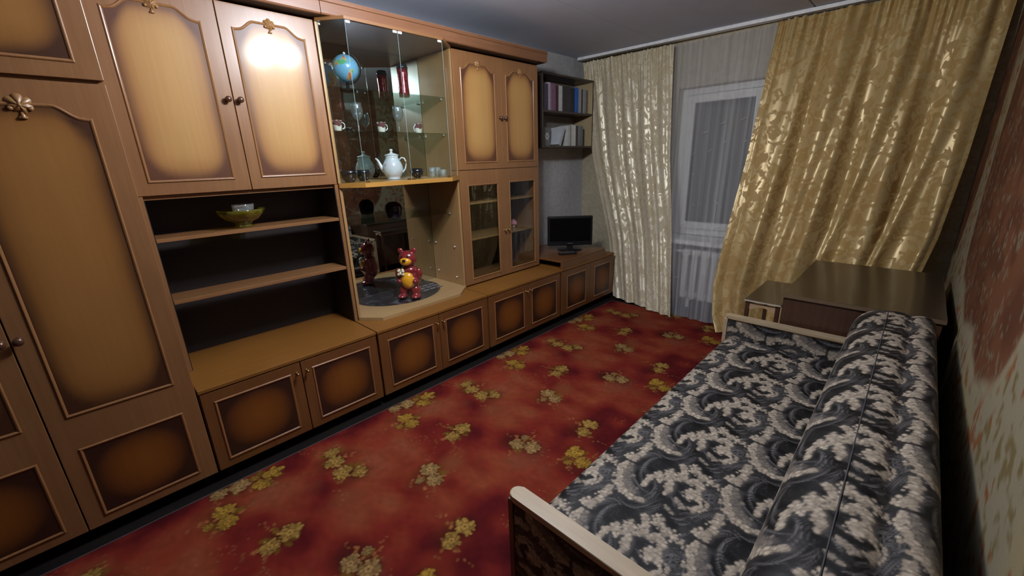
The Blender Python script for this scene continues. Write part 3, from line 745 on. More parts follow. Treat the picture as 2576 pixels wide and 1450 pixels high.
LOB = [(3.700, 3.738, .195, (.50, .50, .48), 'cream paperback, left of the upright white books on the lower tier'),
       (3.741, 3.770, .205, (.30, .30, .29), 'grey paperback among the white books on the lower tier'),
       (3.773, 3.800, .210, (.58, .58, .55), 'thin white book on the lower tier, beside the dark one'),
       (3.803, 3.842, .205, (.66, .66, .62), 'brightest white book on the lower tier of the wall bookshelf'),
       (3.846, 3.880, .200, (.05, .05, .05), 'black book right of the white books on the lower tier'),
       (3.884, 3.925, .208, (.20, .21, .21), 'grey book right of the black one on the lower tier'),
       (3.929, 3.972, .200, (.14, .15, .16), 'slate grey book, rightmost on the lower tier')]
for i, (a, b, h, c, lab) in enumerate(LOB):
    book('book', -2.735-.003*(i % 2), a, b, 1.6185, h, .16, c, lab, 'books on the lower tier of the wall bookshelf')
book('book', -2.735, 3.545, 3.585, 1.6185, .185, .155, (.45, .47, .50), 'silver-grey book leaning against the white books on the lower tier', 'books on the lower tier of the wall bookshelf', lean=.42)
# picture card with a silver flower, leaning at the left of the lower tier
pc = thing('picture_card', (-2.80, 3.47, 1.6185), 'grey picture card standing left of the leaning silver book', 'card')
B('card', (-2.82, -2.816, 3.40, 3.515, 1.619, 1.80), plain('card_grey', (.17, .165, .16), .5), pc)
f = MB()
for k in range(6):
    a = k*1.047; f.ball((-2.8155, 3.462+.020*math.cos(a), 1.715+.024*math.sin(a)), (.0012, .012, .014), 10)
f.build('printed_flower', plain('silver_print_light', (.5, .5, .52), .4), pc, 'pale printed flower')

# ================================================================= DISPLAY OBJECTS
def globe():
    c = Vector((-2.74, 1.375, 2.078)); R = .080; z0 = 1.9455
    r = thing('globe', (c.x, c.y, z0), 'small blue desk globe on the top glass shelf of the display case', 'globe')
    tilt = Matrix.Rotation(math.radians(-23), 3, Vector((.7, -.3, 0)).normalized()) @ Matrix.Rotation(math.radians(23), 3, 'X')
    t = NT('globe_map'); v = t.obj((1, 1, 1)); n = t.noise(v, 13, 4, .5, .4); n2 = t.noise(v, 22, 3)
    land = t.ramp(n, [(.545, 0.0), (.57, 1.0)])
    lc = t.ramp(n2, [(.40, (.55, .16, .06)), (.50, (.60, .42, .20)), (.60, (.12, .42, .20))])
    m = t.P(col=t.mix(land, (.17, .42, .66), lc), rough=.2, coat=.5)
    MB().ball(c, R, 40).build('sphere', m, r)
    ax = (tilt @ Vector((0, 0, 1))).normalized(); side = (ax.cross(Vector((.62, -.33, 0)))).normalized()
    pts = [c+(R+.009)*(ax*math.cos(a)+side*math.sin(a)) for a in np.linspace(0, math.pi, 26)]
    MB().tube(pts, .0038, 8).build('meridian_arm', m_black, r)
    p = MB().ball(c+ax*(R+.004), .008, 10); p.ball(c-ax*(R+.004), .008, 10); p.build('pivot', m_white, r)
    s = MB().lathe([(.001, 0), (.056, 0), (.058, .004), (.050, .010), (.014, .018), (.009, .026), (.010, .050), (.001, .0505)], (c.x, c.y, z0+.0002), 36)
    s.build('foot', m_black, r)
globe()
def tumbler():
    c = (-2.76, 1.800, 1.9455)
    r = thing('tumbler', c, 'glossy red patterned tumbler with a dark lid on the top glass shelf', 'tumbler')
    t = NT('red_glitter'); n = t.n('ShaderNodeTexVoronoi', {'Scale': 90.0}); t.t.links.new(t.obj(), n.inputs['Vector'])
    m = t.P(col=t.mix(t.ramp(n.outputs['Distance'], [(.1, 0.0), (.6, 1.0)]), (.55, .10, .12), (.22, .02, .03)), rough=.22, metal=.5, coat=.8)
    MB().lathe([(.001, 0), (.034, 0), (.037, .004), (.037, .03), (.0345, .07), (.034, .11), (.037, .15), (.037, .180), (.001, .181)], c, 36).build('cup', m, r)
    MB().lathe([(.001, 0), (.038, 0), (.038, .012), (.034, .016), (.034, .026), (.030, .030), (.001, .031)], (c[0], c[1], c[2]+.1815), 32).build('lid', plain('dark_steel', (.05, .05, .06), .2, .6), r)
tumbler()
def wine(y, x, lab):
    c = (x, y, 1.7005); r = thing('wine_glass', c, lab, 'glass', 'stemmed wine glasses on the second glass shelf')
    o = [(.0005, 0), (.030, 0), (.031, .0015), (.012, .004), (.0045, .010), (.004, .05), (.0045, .066), (.014, .074), (.029, .090), (.0365, .112), (.037, .130), (.033, .155), (.0305, .172), (.0295, .172), (.032, .155), (.036, .130), (.0355, .112), (.028, .091), (.012, .0765), (.0005, .075)]
    MB().lathe(o, c, 36).build('bowl_and_stem', g_wine, r)
wine(1.375, -2.665, 'tall stemmed wine glass left of the middle flowered cup')
wine(1.670, -2.665, 'tall stemmed wine glass between the middle and the right flowered cup')
mug_m = None
def mug(y, x, lab, ang):
    global mug_m
    c = Vector((x, y, 1.7005)); r = thing('flowered_cup', tuple(c), lab, 'cup', 'small flowered cups on the second glass shelf')
    if mug_m is None:
        t = NT('flowered_porcelain'); gz = t.n('ShaderNodeTexCoord'); sep = t.n('ShaderNodeSeparateXYZ'); t.t.links.new(gz.outputs['Generated'], sep.inputs[0])
        n = t.noise(t.obj(), 60, 2, .5, .5)
        ad = t.n('ShaderNodeMath', operation='ADD'); t.t.links.new(sep.outputs['Z'], ad.inputs[0]); t.t.links.new(n, ad.inputs[1])
        hf = t.n('ShaderNodeMath', operation='MULTIPLY'); t.t.links.new(ad.outputs[0], hf.inputs[0]); hf.inputs[1].default_value = .5
        band = t.ramp(hf.outputs[0], [(.50, (.70, .68, .60)), (.53, (.15, .06, .065)), (.70, (.15, .06, .065)), (.72, (.7, .7, .68))])
        ao = t.n('ShaderNodeTexVoronoi', {'Scale': 70.0}); t.t.links.new(t.obj(), ao.inputs['Vector'])
        spot = t.ramp(ao.outputs['Distance'], [(.10, 1.0), (.16, 0.0)])
        mug_m = t.P(col=t.mix(spot, band, (.25, .2, .1)), rough=.2, coat=.5)
    o = [(.0005, 0), (.020, 0), (.021, .002), (.0245, .020), (.0265, .040), (.029, .060), (.0295, .063), (.028, .063), (.0255, .042), (.0235, .02), (.019, .004), (.0005, .0035)]
    MB().lathe(o, c, 32).build('cup_body', mug_m, r)
    d = Vector((math.cos(ang), math.sin(ang), 0))
    pts = [c+d*(.0255+.018*math.sin(a))+Vector((0, 0, .032+.019*math.cos(a))) for a in np.linspace(0.05, math.pi-.05, 14)]
    MB().tube(pts, .0032, 8).build('handle', plain('white_porcelain', (.72, .74, .76), .15, 0, .6), r)
mug(1.235, -2.665, 'white and maroon flowered cup nearest the blue globe', 1.1)
mug(1.535, -2.665, 'white and maroon flowered cup between the two wine glasses', 1.5)
mug(1.825, -2.665, 'white and maroon flowered cup alone at the right of the shelf', -1.4)
def teapot():
    z0 = 1.3945; c = Vector((-2.70, 1.607, z0))
    r = thing('teapot', tuple(c), 'white flowered porcelain teapot with lid in the display case', 'teapot')
    t = NT('sprigged_porcelain'); v = t.n('ShaderNodeTexVoronoi', {'Scale': 26.0}); t.t.links.new(t.obj(), v.inputs['Vector'])
    n = t.noise(t.obj(), 14, 3); sp_ = t.ramp(v.outputs['Distance'], [(.16, 1.0), (.24, 0.0)]); zone = t.ramp(n, [(.50, 0.0), (.56, 1.0)])
    mu = t.n('ShaderNodeMath', operation='MULTIPLY'); t.t.links.new(sp_, mu.inputs[0]); t.t.links.new(zone, mu.inputs[1])
    base_ = t.mix(t.ramp(n, [(.5, 0.0), (.66, 1.0)]), (.66, .72, .78), (.66, .60, .70))
    m = t.P(col=t.mix(mu.outputs[0], base_, (.22, .20, .22)), rough=.12, coat=.8)
    pm = plain('white_porcelain', (.72, .74, .76), .15, 0, .6)
    o = [(.0005, 0), (.046, 0), (.047, .004), (.043, .007), (.054, .018), (.067, .040), (.071, .060), (.068, .082), (.058, .103), (.047, .118), (.0435, .130), (.047, .139), (.045, .139), (.040, .132), (.0005, .131)]
    MB().lathe([(p, q*1.13) for p, q in o], c, 48).build('pot', m, r)
    l = [(.0005, .1335), (.050, .1405), (.050, .143), (.040, .147), (.022, .153), (.009, .157), (.007, .163), (.011, .168), (.012, .174), (.009, .178), (.0005, .179)]
    MB().lathe([(a, b*1.13) for a, b in l], c, 40).build('lid', pm, r)
    d = Vector((-.62, -.785, 0))      # spout to the left in the picture
    sp1 = [(.055, .048), (.072, .056), (.086, .072), (.096, .092), (.106, .110), (.118, .122), (.127, .125)]
    MB().tube([c+d*(a*.88)+Vector((0, 0, b*1.13)) for a, b in sp1], [.019, .017, .0135, .010, .008, .0065, .0055], 14).build('spout', pm, r)
    hd = [(.052, .118), (.070, .130), (.088, .126), (.099, .108), (.099, .085), (.090, .062), (.073, .044), (.062, .038)]
    MB().tube([c-d*(a*.95)+Vector((0, 0, b*1.1)) for a, b in hd], .0052, 12).build('handle', pm, r)
teapot()
def black_cup(x, y, lab, s=1.0, rad=(.022, .034, .040, .041)):
    c = (x, y, 1.3945); r = thing('black_cup', c, lab, 'cup', 'black cups in the display case')
    t = NT('black_flowered_glaze'); v = t.n('ShaderNodeTexVoronoi', {'Scale': 34.0}); t.t.links.new(t.obj(), v.inputs['Vector'])
    f_ = t.ramp(v.outputs['Distance'], [(.13, 1.0), (.19, 0.0)])
    m = t.P(col=t.mix(f_, (.008, .009, .013), (.30, .32, .34)), rough=.1, coat=.8)
    o = [(.0005, 0), (rad[0], 0), (rad[0]+.001, .004), (rad[1], .018), (rad[2], .038), (rad[3], .056), (rad[3]-.002, .056), (rad[2]-.003, .036), (rad[1]-.004, .02), (.0005, .008)]
    MB().lathe([(a*s, b*s) for a, b in o], c, 36).build('cup_body', m, r)
black_cup(-2.60, 1.235, 'black flowered cup in the left corner of the display case', 1.3)
black_cup(-2.69, 1.375, 'black flowered cup just left of the white teapot', 1.25)
black_cup(-2.60, 1.735, 'small black bowl-shaped cup right of the white teapot', 1.2, (.018, .036, .0405, .037))
for (x, y, h, lab) in ((-2.60, 1.870, .070, 'cut crystal tumbler nearest the black bowl-shaped cup'), (-2.66, 1.955, .070, 'tallest cut crystal tumbler behind the front ones in the display case'), (-2.57, 1.945, .052, 'short cut crystal tumbler at the right end of the display case')):
    c = (x, y, 1.3945); r = thing('crystal_tumbler', c, lab, 'glass', 'cut crystal tumblers in the display case')
    MB().lathe([(.0005, 0), (.022, 0), (.025, .004), (.026, h*.6), (.029, h), (.026, h), (.023, h*.5), (.021, .010), (.0005, .009)], c, 32, rfun=lambda t, hh: 1+.05*math.cos(8*t)).build('tumbler_body', g_crystal, r)
def blue_vase():
    c = (-2.70, 1.575, 1.1255); r = thing('blue_vase', c, 'round deep-blue glass vase on the glass shelf behind the lower opening', 'vase')
    o = [(.0005, 0), (.034, 0), (.038, .004), (.042, .020), (.046, .045), (.048, .065), (.044, .085), (.034, .098), (.026, .102), (.026, .106), (.022, .106), (.021, .100), (.030, .094), (.040, .082), (.044, .064), (.042, .045), (.036, .015), (.0005, .010)]
    MB().lathe([(p*1.25, q*1.06) for p, q in o], c, 40).build('vase_body', g_blue, r)
blue_vase()
def glass_bowl():
    c = (-2.612, .612, 1.1955); r = thing('yellow_glass_bowl', c, 'footed yellow glass bowl on the upper open shelf', 'bowl')
    o = [(.0005, 0), (.046, 0), (.047, .006), (.041, .014), (.040, .024), (.046, .030), (.080, .046), (.103, .070), (.112, .094), (.109, .095), (.098, .072), (.075, .052), (.0005, .038)]
    MB().lathe(o, c, 56, rfun=lambda t, h: 1+(.045*math.cos(8*t) if h > .04 else 0)).build('bowl_body', g_yellow, r)
    c2 = (c[0], c[1]+.010, c[2]+.0545); r2 = thing('clear_glass_dish', c2, 'small clear glass dish set inside the yellow glass bowl', 'dish')
    o2 = [(.0005, 0), (.022, .0), (.038, .014), (.050, .038), (.053, .066), (.0515, .067), (.048, .039), (.036, .017), (.0005, .005)]
    MB().lathe(o2, c2, 40, rfun=lambda t, h: 1+.06*math.cos(5*t)*(h > .02)).build('dish_body', g_crystal, r2)
glass_bowl()
def trinket():
    c = Vector((-2.70, 2.815, .8915)); r = thing('pink_mushroom_figurine', tuple(c), 'small pink mushroom-shaped trinket behind the right smoked glass door', 'figurine')
    pk = plain('pink_glaze', (.80, .30, .42), .4, 0, .4); pw = plain('pale_pink_glaze', (.75, .5, .5), .4)
    MB().lathe([(.0005, 0), (.016, 0), (.018, .012), (.014, .028), (.0005, .029)], c, 20).build('stem', pw, r)
    MB().lathe([(.0005, .0), (.030, -.002), (.034, .004), (.030, .020), (.018, .036), (.006, .042), (.0005, .043)], c+Vector((0, 0, .0295)), 28, rfun=lambda t, h: 1+.10*math.cos(6*t)*(h < .03)).build('cap', pk, r)
    MB().ball(c+Vector((0, 0, .075)), .006, 10).build('bobble', pk, r)
trinket()
# generic glazed bear figurine
def bear():
    c = Vector((-2.605, 1.590, ZB+.0278)); r = thing('bear_figurine', tuple(c), 'dark red glazed ceramic teddy bear holding flowers on the display platform', 'figurine')
    a = math.atan2(-.80, .60); rot = Matrix.Rotation(a, 3, 'Z')
    KS = (1.22, 1.34, 1.17)
    tr_ = lambda p: c+rot @ Vector((p[0]*KS[0], p[1]*KS[1], p[2]*KS[2]))
    K3 = lambda q: (q[0]*KS[0], q[1]*KS[1], q[2]*KS[2])
    t = NT('dark_red_glaze'); m = t.P(col=t.mix(t.noise(t.obj(), 12, 2), (.16, .016, .018), (.23, .03, .03)), rough=.12, coat=1.0, coatr=.05)
    ye = plain('ochre_glaze', (.75, .36, .02), .15, 0, .8)
    b = MB()   # local x = front, y = left side
    b.ball(tr_((0, 0, .115)), K3((.052, .060, .078)), 28, rot)            # trunk
    b.ball(tr_((0, 0, .175)), K3((.042, .048, .035)), 24, rot)            # shoulders
    b.ball(tr_((.004, 0, .250)), K3((.046, .050, .052)), 28, rot)         # head
    for s_ in (-1, 1):
        b.ball(tr_((0, s_*.038, .300)), K3((.010, .016, .018)), 16, rot)  # ears
        b.ball(tr_((.008, s_*.058, .155)), K3((.020, .018, .038)), 18, rot)
        b.ball(tr_((.036, s_*.044, .115)), K3((.026, .017, .017)), 18, rot)  # forearms
        b.ball(tr_((.016, s_*.034, .045)), K3((.030, .027, .040)), 18, rot)  # legs
        b.ball(tr_((.034, s_*.038, .016)), K3((.040, .027, .016)), 18, rot)  # feet
    o = b.build('body', m, r)
    rm = o.modifiers.new('r', 'REMESH'); rm.mode = 'VOXEL'; rm.voxel_size = .0035; rm.use_smooth_shade = True
    sm = o.modifiers.new('s', 'SMOOTH'); sm.iterations = 6; sm.factor = .5
    MB().ball(tr_((.038, 0, .240)), K3((.026, .032, .026)), 24, rot).build('muzzle', ye, r, 'ochre muzzle')
    MB().ball(tr_((.064, 0, .250)), K3((.007, .010, .008)), 14, rot).build('nose', m_black, r, 'black nose')
    e = MB()
    for s_ in (-1, 1): e.ball(tr_((.047, s_*.016, .272)), (.004, .005, .006), 10, rot)
    e.build('eyes', m_black, r)
    MB().ball(tr_((.030, 0, .118)), K3((.034, .040, .056)), 26, rot).build('belly', ye, r, 'ochre belly')
    f_ = MB(); rs = random.Random(2)
    for k in range(9):
        f_.ball(tr_((.048+.010*rs.random(), -.052+.040*rs.random(), .160+.038*rs.random())), (.009, .012, .011), 10, rot)
    f_.build('flowers', plain('cream_glaze', (.68, .66, .46), .3), r, 'cream flowers')
bear()

# ================================================================= SOFA
def sofa_tile():
    FM = [
        ('crescent', [(-0.622, 1.19), (-0.625, 1.161), (-0.616, 1.118), (-0.6, 1.083), (-0.574, 1.06), (-0.548, 1.049), (-0.524, 1.046), (-0.494, 1.058)] ),
        ('crescent_in', [(-0.602, 1.182), (-0.593, 1.139), (-0.577, 1.103), (-0.552, 1.08), (-0.528, 1.071)] ),
        ('tip', [(-0.502, 1.203), (-0.515, 1.191), (-0.524, 1.171), (-0.528, 1.148), (-0.525, 1.123)] ),
        ('tip2', [(-0.508, 1.206), (-0.489, 1.179)] ),
        ('cl1', [(-0.487, 1.25), (-0.474, 1.212), (-0.453, 1.176), (-0.452, 1.135)] ),
        ('cl2', [(-0.475, 1.228), (-0.453, 1.23), (-0.432, 1.233), (-0.412, 1.236)] ),
        ('cl3', [(-0.457, 1.302), (-0.445, 1.262), (-0.429, 1.236)] ),
        ('cl4', [(-0.431, 1.325), (-0.417, 1.296), (-0.395, 1.29), (-0.382, 1.278)] ),
        ('cl5', [(-0.412, 1.236), (-0.399, 1.255), (-0.377, 1.244), (-0.375, 1.216)] ),
        ('cl6', [(-0.401, 1.199), (-0.388, 1.168), (-0.377, 1.206), (-0.36, 1.179)] ),
        ('cl7', [(-0.372, 1.287), (-0.356, 1.286), (-0.34, 1.277)] ),
        ('sm1', [(-0.602, 1.341), (-0.609, 1.314), (-0.606, 1.278), (-0.601, 1.25)] ),
        ('sm2', [(-0.641, 1.228), (-0.624, 1.216), (-0.613, 1.244), (-0.61, 1.219)] ),
        ('rb', [(-0.374, 1.125), (-0.35, 1.133), (-0.334, 1.154), (-0.331, 1.18), (-0.343, 1.187)] ),
        ('rb2', [(-0.417, 1.134), (-0.404, 1.118), (-0.383, 1.117)] ),
        ('pc', [(-0.43, 1.084), (-0.415, 1.074), (-0.401, 1.07)] ),
        ('e1', [(-0.663, 1.043), (-0.669, 1.021), (-0.674, 1.005)] ),
        ('dot', [(-0.647, 1.15), (-0.646, 1.143)] ),
        ('dot2', [(-0.319, 1.281), (-0.315, 1.273)] ),
    ]
    ST =  [[(-0.543, 1.292), (-0.567, 1.262), (-0.573, 1.216), (-0.561, 1.167), (-0.536, 1.132), (-0.519, 1.117)], [(-0.547, 1.275), (-0.563, 1.243), (-0.562, 1.209), (-0.55, 1.177)], [(-0.501, 1.172), (-0.48, 1.144), (-0.473, 1.102), (-0.484, 1.064), (-0.508, 1.035)], [(-0.503, 1.162), (-0.488, 1.137), (-0.486, 1.101), (-0.496, 1.074)], [(-0.563, 1.018), (-0.527, 1.004), (-0.499, 1.017), (-0.478, 1.044), (-0.462, 1.09)], [(-0.48, 1.007), (-0.46, 1.027), (-0.447, 1.055), (-0.442, 1.091)], [(-0.548, 1.009), (-0.514, 1.005), (-0.486, 1.017)], [(-0.601, 1.259), (-0.577, 1.29), (-0.554, 1.296), (-0.538, 1.283)], [(-0.598, 1.244), (-0.579, 1.274), (-0.558, 1.283)], [(-0.386, 1.079), (-0.372, 1.1), (-0.347, 1.108), (-0.331, 1.134), (-0.321, 1.159)], [(-0.351, 1.08), (-0.346, 1.104), (-0.334, 1.124)], [(-0.366, 1.086), (-0.348, 1.099), (-0.339, 1.116)], [(-0.342, 1.276), (-0.32, 1.265), (-0.304, 1.236), (-0.303, 1.195)], [(-0.343, 1.252), (-0.323, 1.247), (-0.311, 1.223), (-0.312, 1.187)], [(-0.345, 1.235), (-0.327, 1.223), (-0.32, 1.2)], [(-0.357, 1.224), (-0.346, 1.227), (-0.335, 1.208), (-0.338, 1.184)], [(-0.666, 1.056), (-0.665, 1.087), (-0.647, 1.099), (-0.629, 1.082)], [(-0.653, 1.052), (-0.653, 1.076), (-0.64, 1.08), (-0.625, 1.06)], [(-0.683, 1.066), (-0.674, 1.1), (-0.652, 1.115), (-0.629, 1.106)], [(-0.634, 1.053), (-0.617, 1.06), (-0.614, 1.087)], [(-0.359, 1.208), (-0.353, 1.235), (-0.337, 1.246)], [(-0.587, 1.16), (-0.555, 1.123), (-0.521, 1.1), (-0.494, 1.101)], [(-0.594, 1.154), (-0.56, 1.111), (-0.522, 1.084)], [(-0.618, 1.052), (-0.633, 1.022), (-0.646, 0.995), (-0.655, 0.972)], [(-0.605, 1.055), (-0.621, 1.025), (-0.633, 0.991)], [(-0.442, 1.084), (-0.452, 1.061), (-0.468, 1.04)], [(-0.387, 1.338), (-0.367, 1.34), (-0.35, 1.364)], [(-0.399, 1.345), (-0.374, 1.35), (-0.362, 1.374)], [(-0.435, 1.132), (-0.417, 1.12), (-0.405, 1.097)], [(-0.426, 1.177), (-0.404, 1.167), (-0.387, 1.155)], [(-0.335, 1.32), (-0.345, 1.303), (-0.36, 1.298)]]
    DK =  [((-0.564, 1.148), 0.022), ((-0.543, 1.127), 0.018), ((-0.494, 1.131), 0.016), ((-0.538, 1.204), 0.012), ((-0.522, 1.289), 0.02), ((-0.384, 1.317), 0.02), ((-0.354, 1.304), 0.012), ((-0.439, 1.158), 0.012), ((-0.459, 1.118), 0.014), ((-0.315, 1.219), 0.012), ((-0.372, 1.1), 0.01), ((-0.596, 1.04), 0.014), ((-0.351, 1.166), 0.012), ((-0.617, 1.092), 0.012), ((-0.417, 1.04), 0.018), ((-0.404, 1.139), 0.01)]
    A, Bx, SH = .2925, .318, .119
    T = Tile(Bx, A, .00125, SH); rs = np.random.RandomState(11)
    X, Y = T.X/Bx, T.Y/A
    n1 = vnoise(X, Y, 3, 31, (3, 3)); n2 = vnoise(X, Y, 9, 32, (9, 9)); nf = vnoise(X, Y, 70, 33, (70, 70))
    ed = np.clip(np.minimum(X, 1-X)*6, 0, 1)
    v = np.clip(((n1*.5+n2*.5)*ed+.5*(1-ed)-.40)*2.6, 0, 1)[..., None]
    dark = np.array((.0045, .0042, .0042)); grey = np.array((.036, .033, .033)); lg = np.array((.135, .126, .122)); cream = np.array((.46, .380, .290)); lil = np.array((.088, .078, .076))
    T.img = (dark*2*(1-v)+grey*v)*(.88+.24*nf)[..., None]
    def res(p, step=.0035, sm=2):
        p = np.array(p, float); L = np.concatenate([[0], np.cumsum(np.sqrt((np.diff(p, axis=0)**2).sum(1)))])
        s = np.linspace(0, L[-1], max(4, int(L[-1]/step)))
        k = np.stack([np.interp(s, L, p[:, 0]), np.interp(s, L, p[:, 1])], 1)
        for _ in range(sm): k[1:-1] = (k[:-2]+2*k[1:-1]+k[2:])/4
        return k
    for k in range(120):
        cx, cy = rs.rand()*Bx, rs.rand()*A; r = .03+.06*rs.rand(); a0 = rs.rand()*6.3; n = 34
        T.stroke([(cx+r*math.cos(a0+t*.03), cy+r*.8*math.sin(a0+t*.03)) for t in range(n)], .0012+.0014*rs.rand(), grey*(.7+1.4*rs.rand()), .55, .8)
    for (c, r) in DK:
        for q in range(5): T.disk(c[0]+r*.45*rs.randn(), c[1]+r*.45*rs.randn(), r*(.9+.6*rs.rand()), dark*.6, .7, .8)
    for s_ in ST:
        p = res(s_, .0012, 90)
        for q in range(5):
            o = rs.randn(2)*.0032; c = (grey*1.5 if q < 3 else lg*.8)*(.6+.7*rs.rand())
            T.stroke([(a[0]+o[0], a[1]+o[1]) for a in p], .0012+.0011*rs.rand(), c, .8, .7)
    def foam(px, py, r, col):
        T.disk(px+.0012, py-.0016, r*1.15, col*.25, .5, .45); T.disk(px, py, r, col, .95, .40, shade=.20)
        a = rs.rand()*6.3; T.stroke([(px+r*.55*math.cos(a+t*.35), py+r*.55*math.sin(a+t*.35)) for t in range(8)], .0011, col*.45, .5)
    for nm, pth in FM:
        p = res(pth)
        w = {'crescent': .011, 'crescent_in': .012, 'tip': .008, 'rb': .005, 'rb2': .007, 'dot': .002, 'dot2': .002, 'e1': .007, 'pc': .006}.get(nm, .0125)
        n = len(p)
        if nm not in ('dot', 'dot2'):
            for i in range(n): T.disk(p[i][0]+.006, p[i][1]+.002, w*1.6, lil*(.7+.5*rs.rand()), .30, .9)
        for q in range(3 if w > .006 else 2):
            for i in range(n):
                t = i/(n-1); ww = w*(.45+.75*math.sin(math.pi*min(1, t*.85+.1)))
                x = p[i][0]+rs.randn()*ww*.50; y = p[i][1]+rs.randn()*ww*.62
                tone = .62+.5*rs.rand()
                if nm == 'crescent_in': c = (lil*.7+cream*.3)*tone
                elif nm in ('rb2', 'pc'): c = (lil*.4+cream*.6)*tone
                else: c = cream*tone
                foam(x, y, (.0034+.0062*rs.rand()**1.6)*(1.0 if w > .006 else .7), c)
    return T
def sofa():
    T = sofa_tile()
    fab = dye_mat('wave_print_upholstery', .55, 700, .3, amp=.10, spec=.22)
    r = thing('sofa', (-.28, 1.67, 0), 'long sofa with black, grey and cream wave-print upholstery along the right wall', 'sofa')
    y0, y1 = .752, 2.592
    # seat cushion: swept cross-section
    def sweep(name, prof, y0, y1, st, uo=0.0, lab=None, wav=.002):
        pr = np.array(prof, float); seg = np.sqrt((np.diff(pr, axis=0)**2).sum(1)); L = np.concatenate([[0], np.cumsum(seg)])
        # smooth resample (Catmull-like through dense linear + box filter)
        s_ = np.arange(0, L[-1], st); px = np.interp(s_, L, pr[:, 0]); pz = np.interp(s_, L, pr[:, 1])
        k = np.ones(9)/9; pad = 4
        f = lambda a: np.convolve(np.pad(a, pad, 'edge'), k, 'valid')
        px2, pz2 = f(f(px)), f(f(pz)); ys = np.arange(y0, y1+1e-6, st)
        S, Yg = np.meshgrid(s_, ys, indexing='ij'); PX = np.repeat(px2[:, None], len(ys), 1); PZ = np.repeat(pz2[:, None], len(ys), 1)
        e = np.minimum(Yg-y0, y1-Yg); rd = .03; dr = np.where(e < rd, rd-np.sqrt(np.maximum(rd*rd-(rd-e)**2, 0)), 0)
        zmin = pz2.min(); PZ = PZ-dr*np.clip((PZ-zmin)/(pz2.max()-zmin), 0, 1)
        PZ = PZ+wav*(vnoise(S, Yg, 9, 77)-.5)*2
        P = np.stack([PX, Yg, PZ], -1)
        C = T.sample(S+uo, Yg)
        return grid(name, P, fab, r, color=C, label=lab)
    sweep('seat_cushion', [(-.708, .19), (-.712, .30), (-.712, .385), (-.700, .408), (-.670, .419), (-.5, .425), (-.3, .425), (-.135, .420)], y0, y1, .0038, -.950)
    sweep('backrest', [(-.120, .415), (-.128, .50), (-.130, .60), (-.122, .665), (-.098, .712), (-.058, .740), (-.012, .751), (-.003, .744), (.006, .752), (.045, .757), (.066, .750), (.078, .732), (.090, .748), (.125, .753), (.155, .742), (.170, .715), (.172, .60), (.172, .30)], y0-.02, y1+.02, .0038, .11)
    core = MB(); core.box(-.705, -.135, y0+.004, y1-.004, .17, .39); core.box(-.100, .150, y0, y1, .17, .66); core.build('frame', plain('dark_sofa_frame', (.03, .028, .03), .8), r)
    cr_ = plain('seat_piping', (.05, .05, .055), .7)
    MB().tube([(-.002, y, .7500) for y in np.linspace(y0, y1, 12)], .0018, 6).build('piping', cr_, r, 'thin dark seam piping')
    lac = wood('pale_lacquered_wood', (.38, .285, .175), (.46, .35, .22), (3, 60, 60), rough=.3, coat=.6)
    gold_ = wood('golden_edge_wood', (.40, .24, .08), (.48, .30, .11), (3, 60, 60), rough=.3)
    for (ya, yb) in ((.690, .742), (2.602, 2.652)):
        s_ = 1 if ya > 1 else -1
        nx, nz = 160, 120
        # upholstered end panel
        e = MB().box(-.705, .165, ya+.008, yb-.006, .10, .527, .004)
        eo = e.build('armrest_panel', plain('armrest_board', (.03, .03, .03), .8), r)
        for yy, fl in ((ya+.0075, False), (yb-.0055, True)):
            XX, ZZ = np.meshgrid(np.linspace(-.703, .163, 190), np.linspace(.102, .525, 100), indexing='ij')
            P = np.stack([XX, np.full_like(XX, yy), ZZ], -1)
            grid('armrest_fabric', P, fab, eo, color=T.sample(ZZ+.2, XX+1.0), flip=fl)
        m = MB(); n = 10; w = (yb-ya)/2; yc = (ya+yb)/2
        pts = [(.165, ya, .532), (.165, yb, .532)]
        for i in range(n+1):
            a = math.pi/2+math.pi*i/n; pts.append((-.700+w*math.cos(a), yc+w*math.sin(a), .532))
        m.poly(pts, (0, 0, .020)); es = [e_ for e_ in m.bm.edges]
        bmesh.ops.bevel(m.bm, geom=es, offset=.004, segments=2, profile=.5, affect='EDGES')
        ao = m.build('arm_rail', lac, r, 'pale lacquered wooden arm rail')
        B('rail_edge', (-.700, .160, ya+.004, yb-.004, .5275, .5318), gold_, ao, bev=0, label='golden lower edge')
        B('front_post', (-.727, -.7055, ya+.006, yb-.006, .10, .527), lac if s_ > 0 else w_walnut, r)
    lg_ = MB()
    for xx in (-.66, .10):
        for yy in (.73, 2.60): lg_.lathe([(.001, 0), (.018, 0), (.022, .10), (.001, .1005)], (xx, yy, .009 if xx < 0 else 0.0), 16)
    lg_.build('legs', m_black, r)
    rr = MB(); rr.box(-.69, .15, .76, 2.585, .10, .168); rr.build('base_rail', plain('dark_sofa_frame', (.03, .028, .03), .8), r)
sofa()

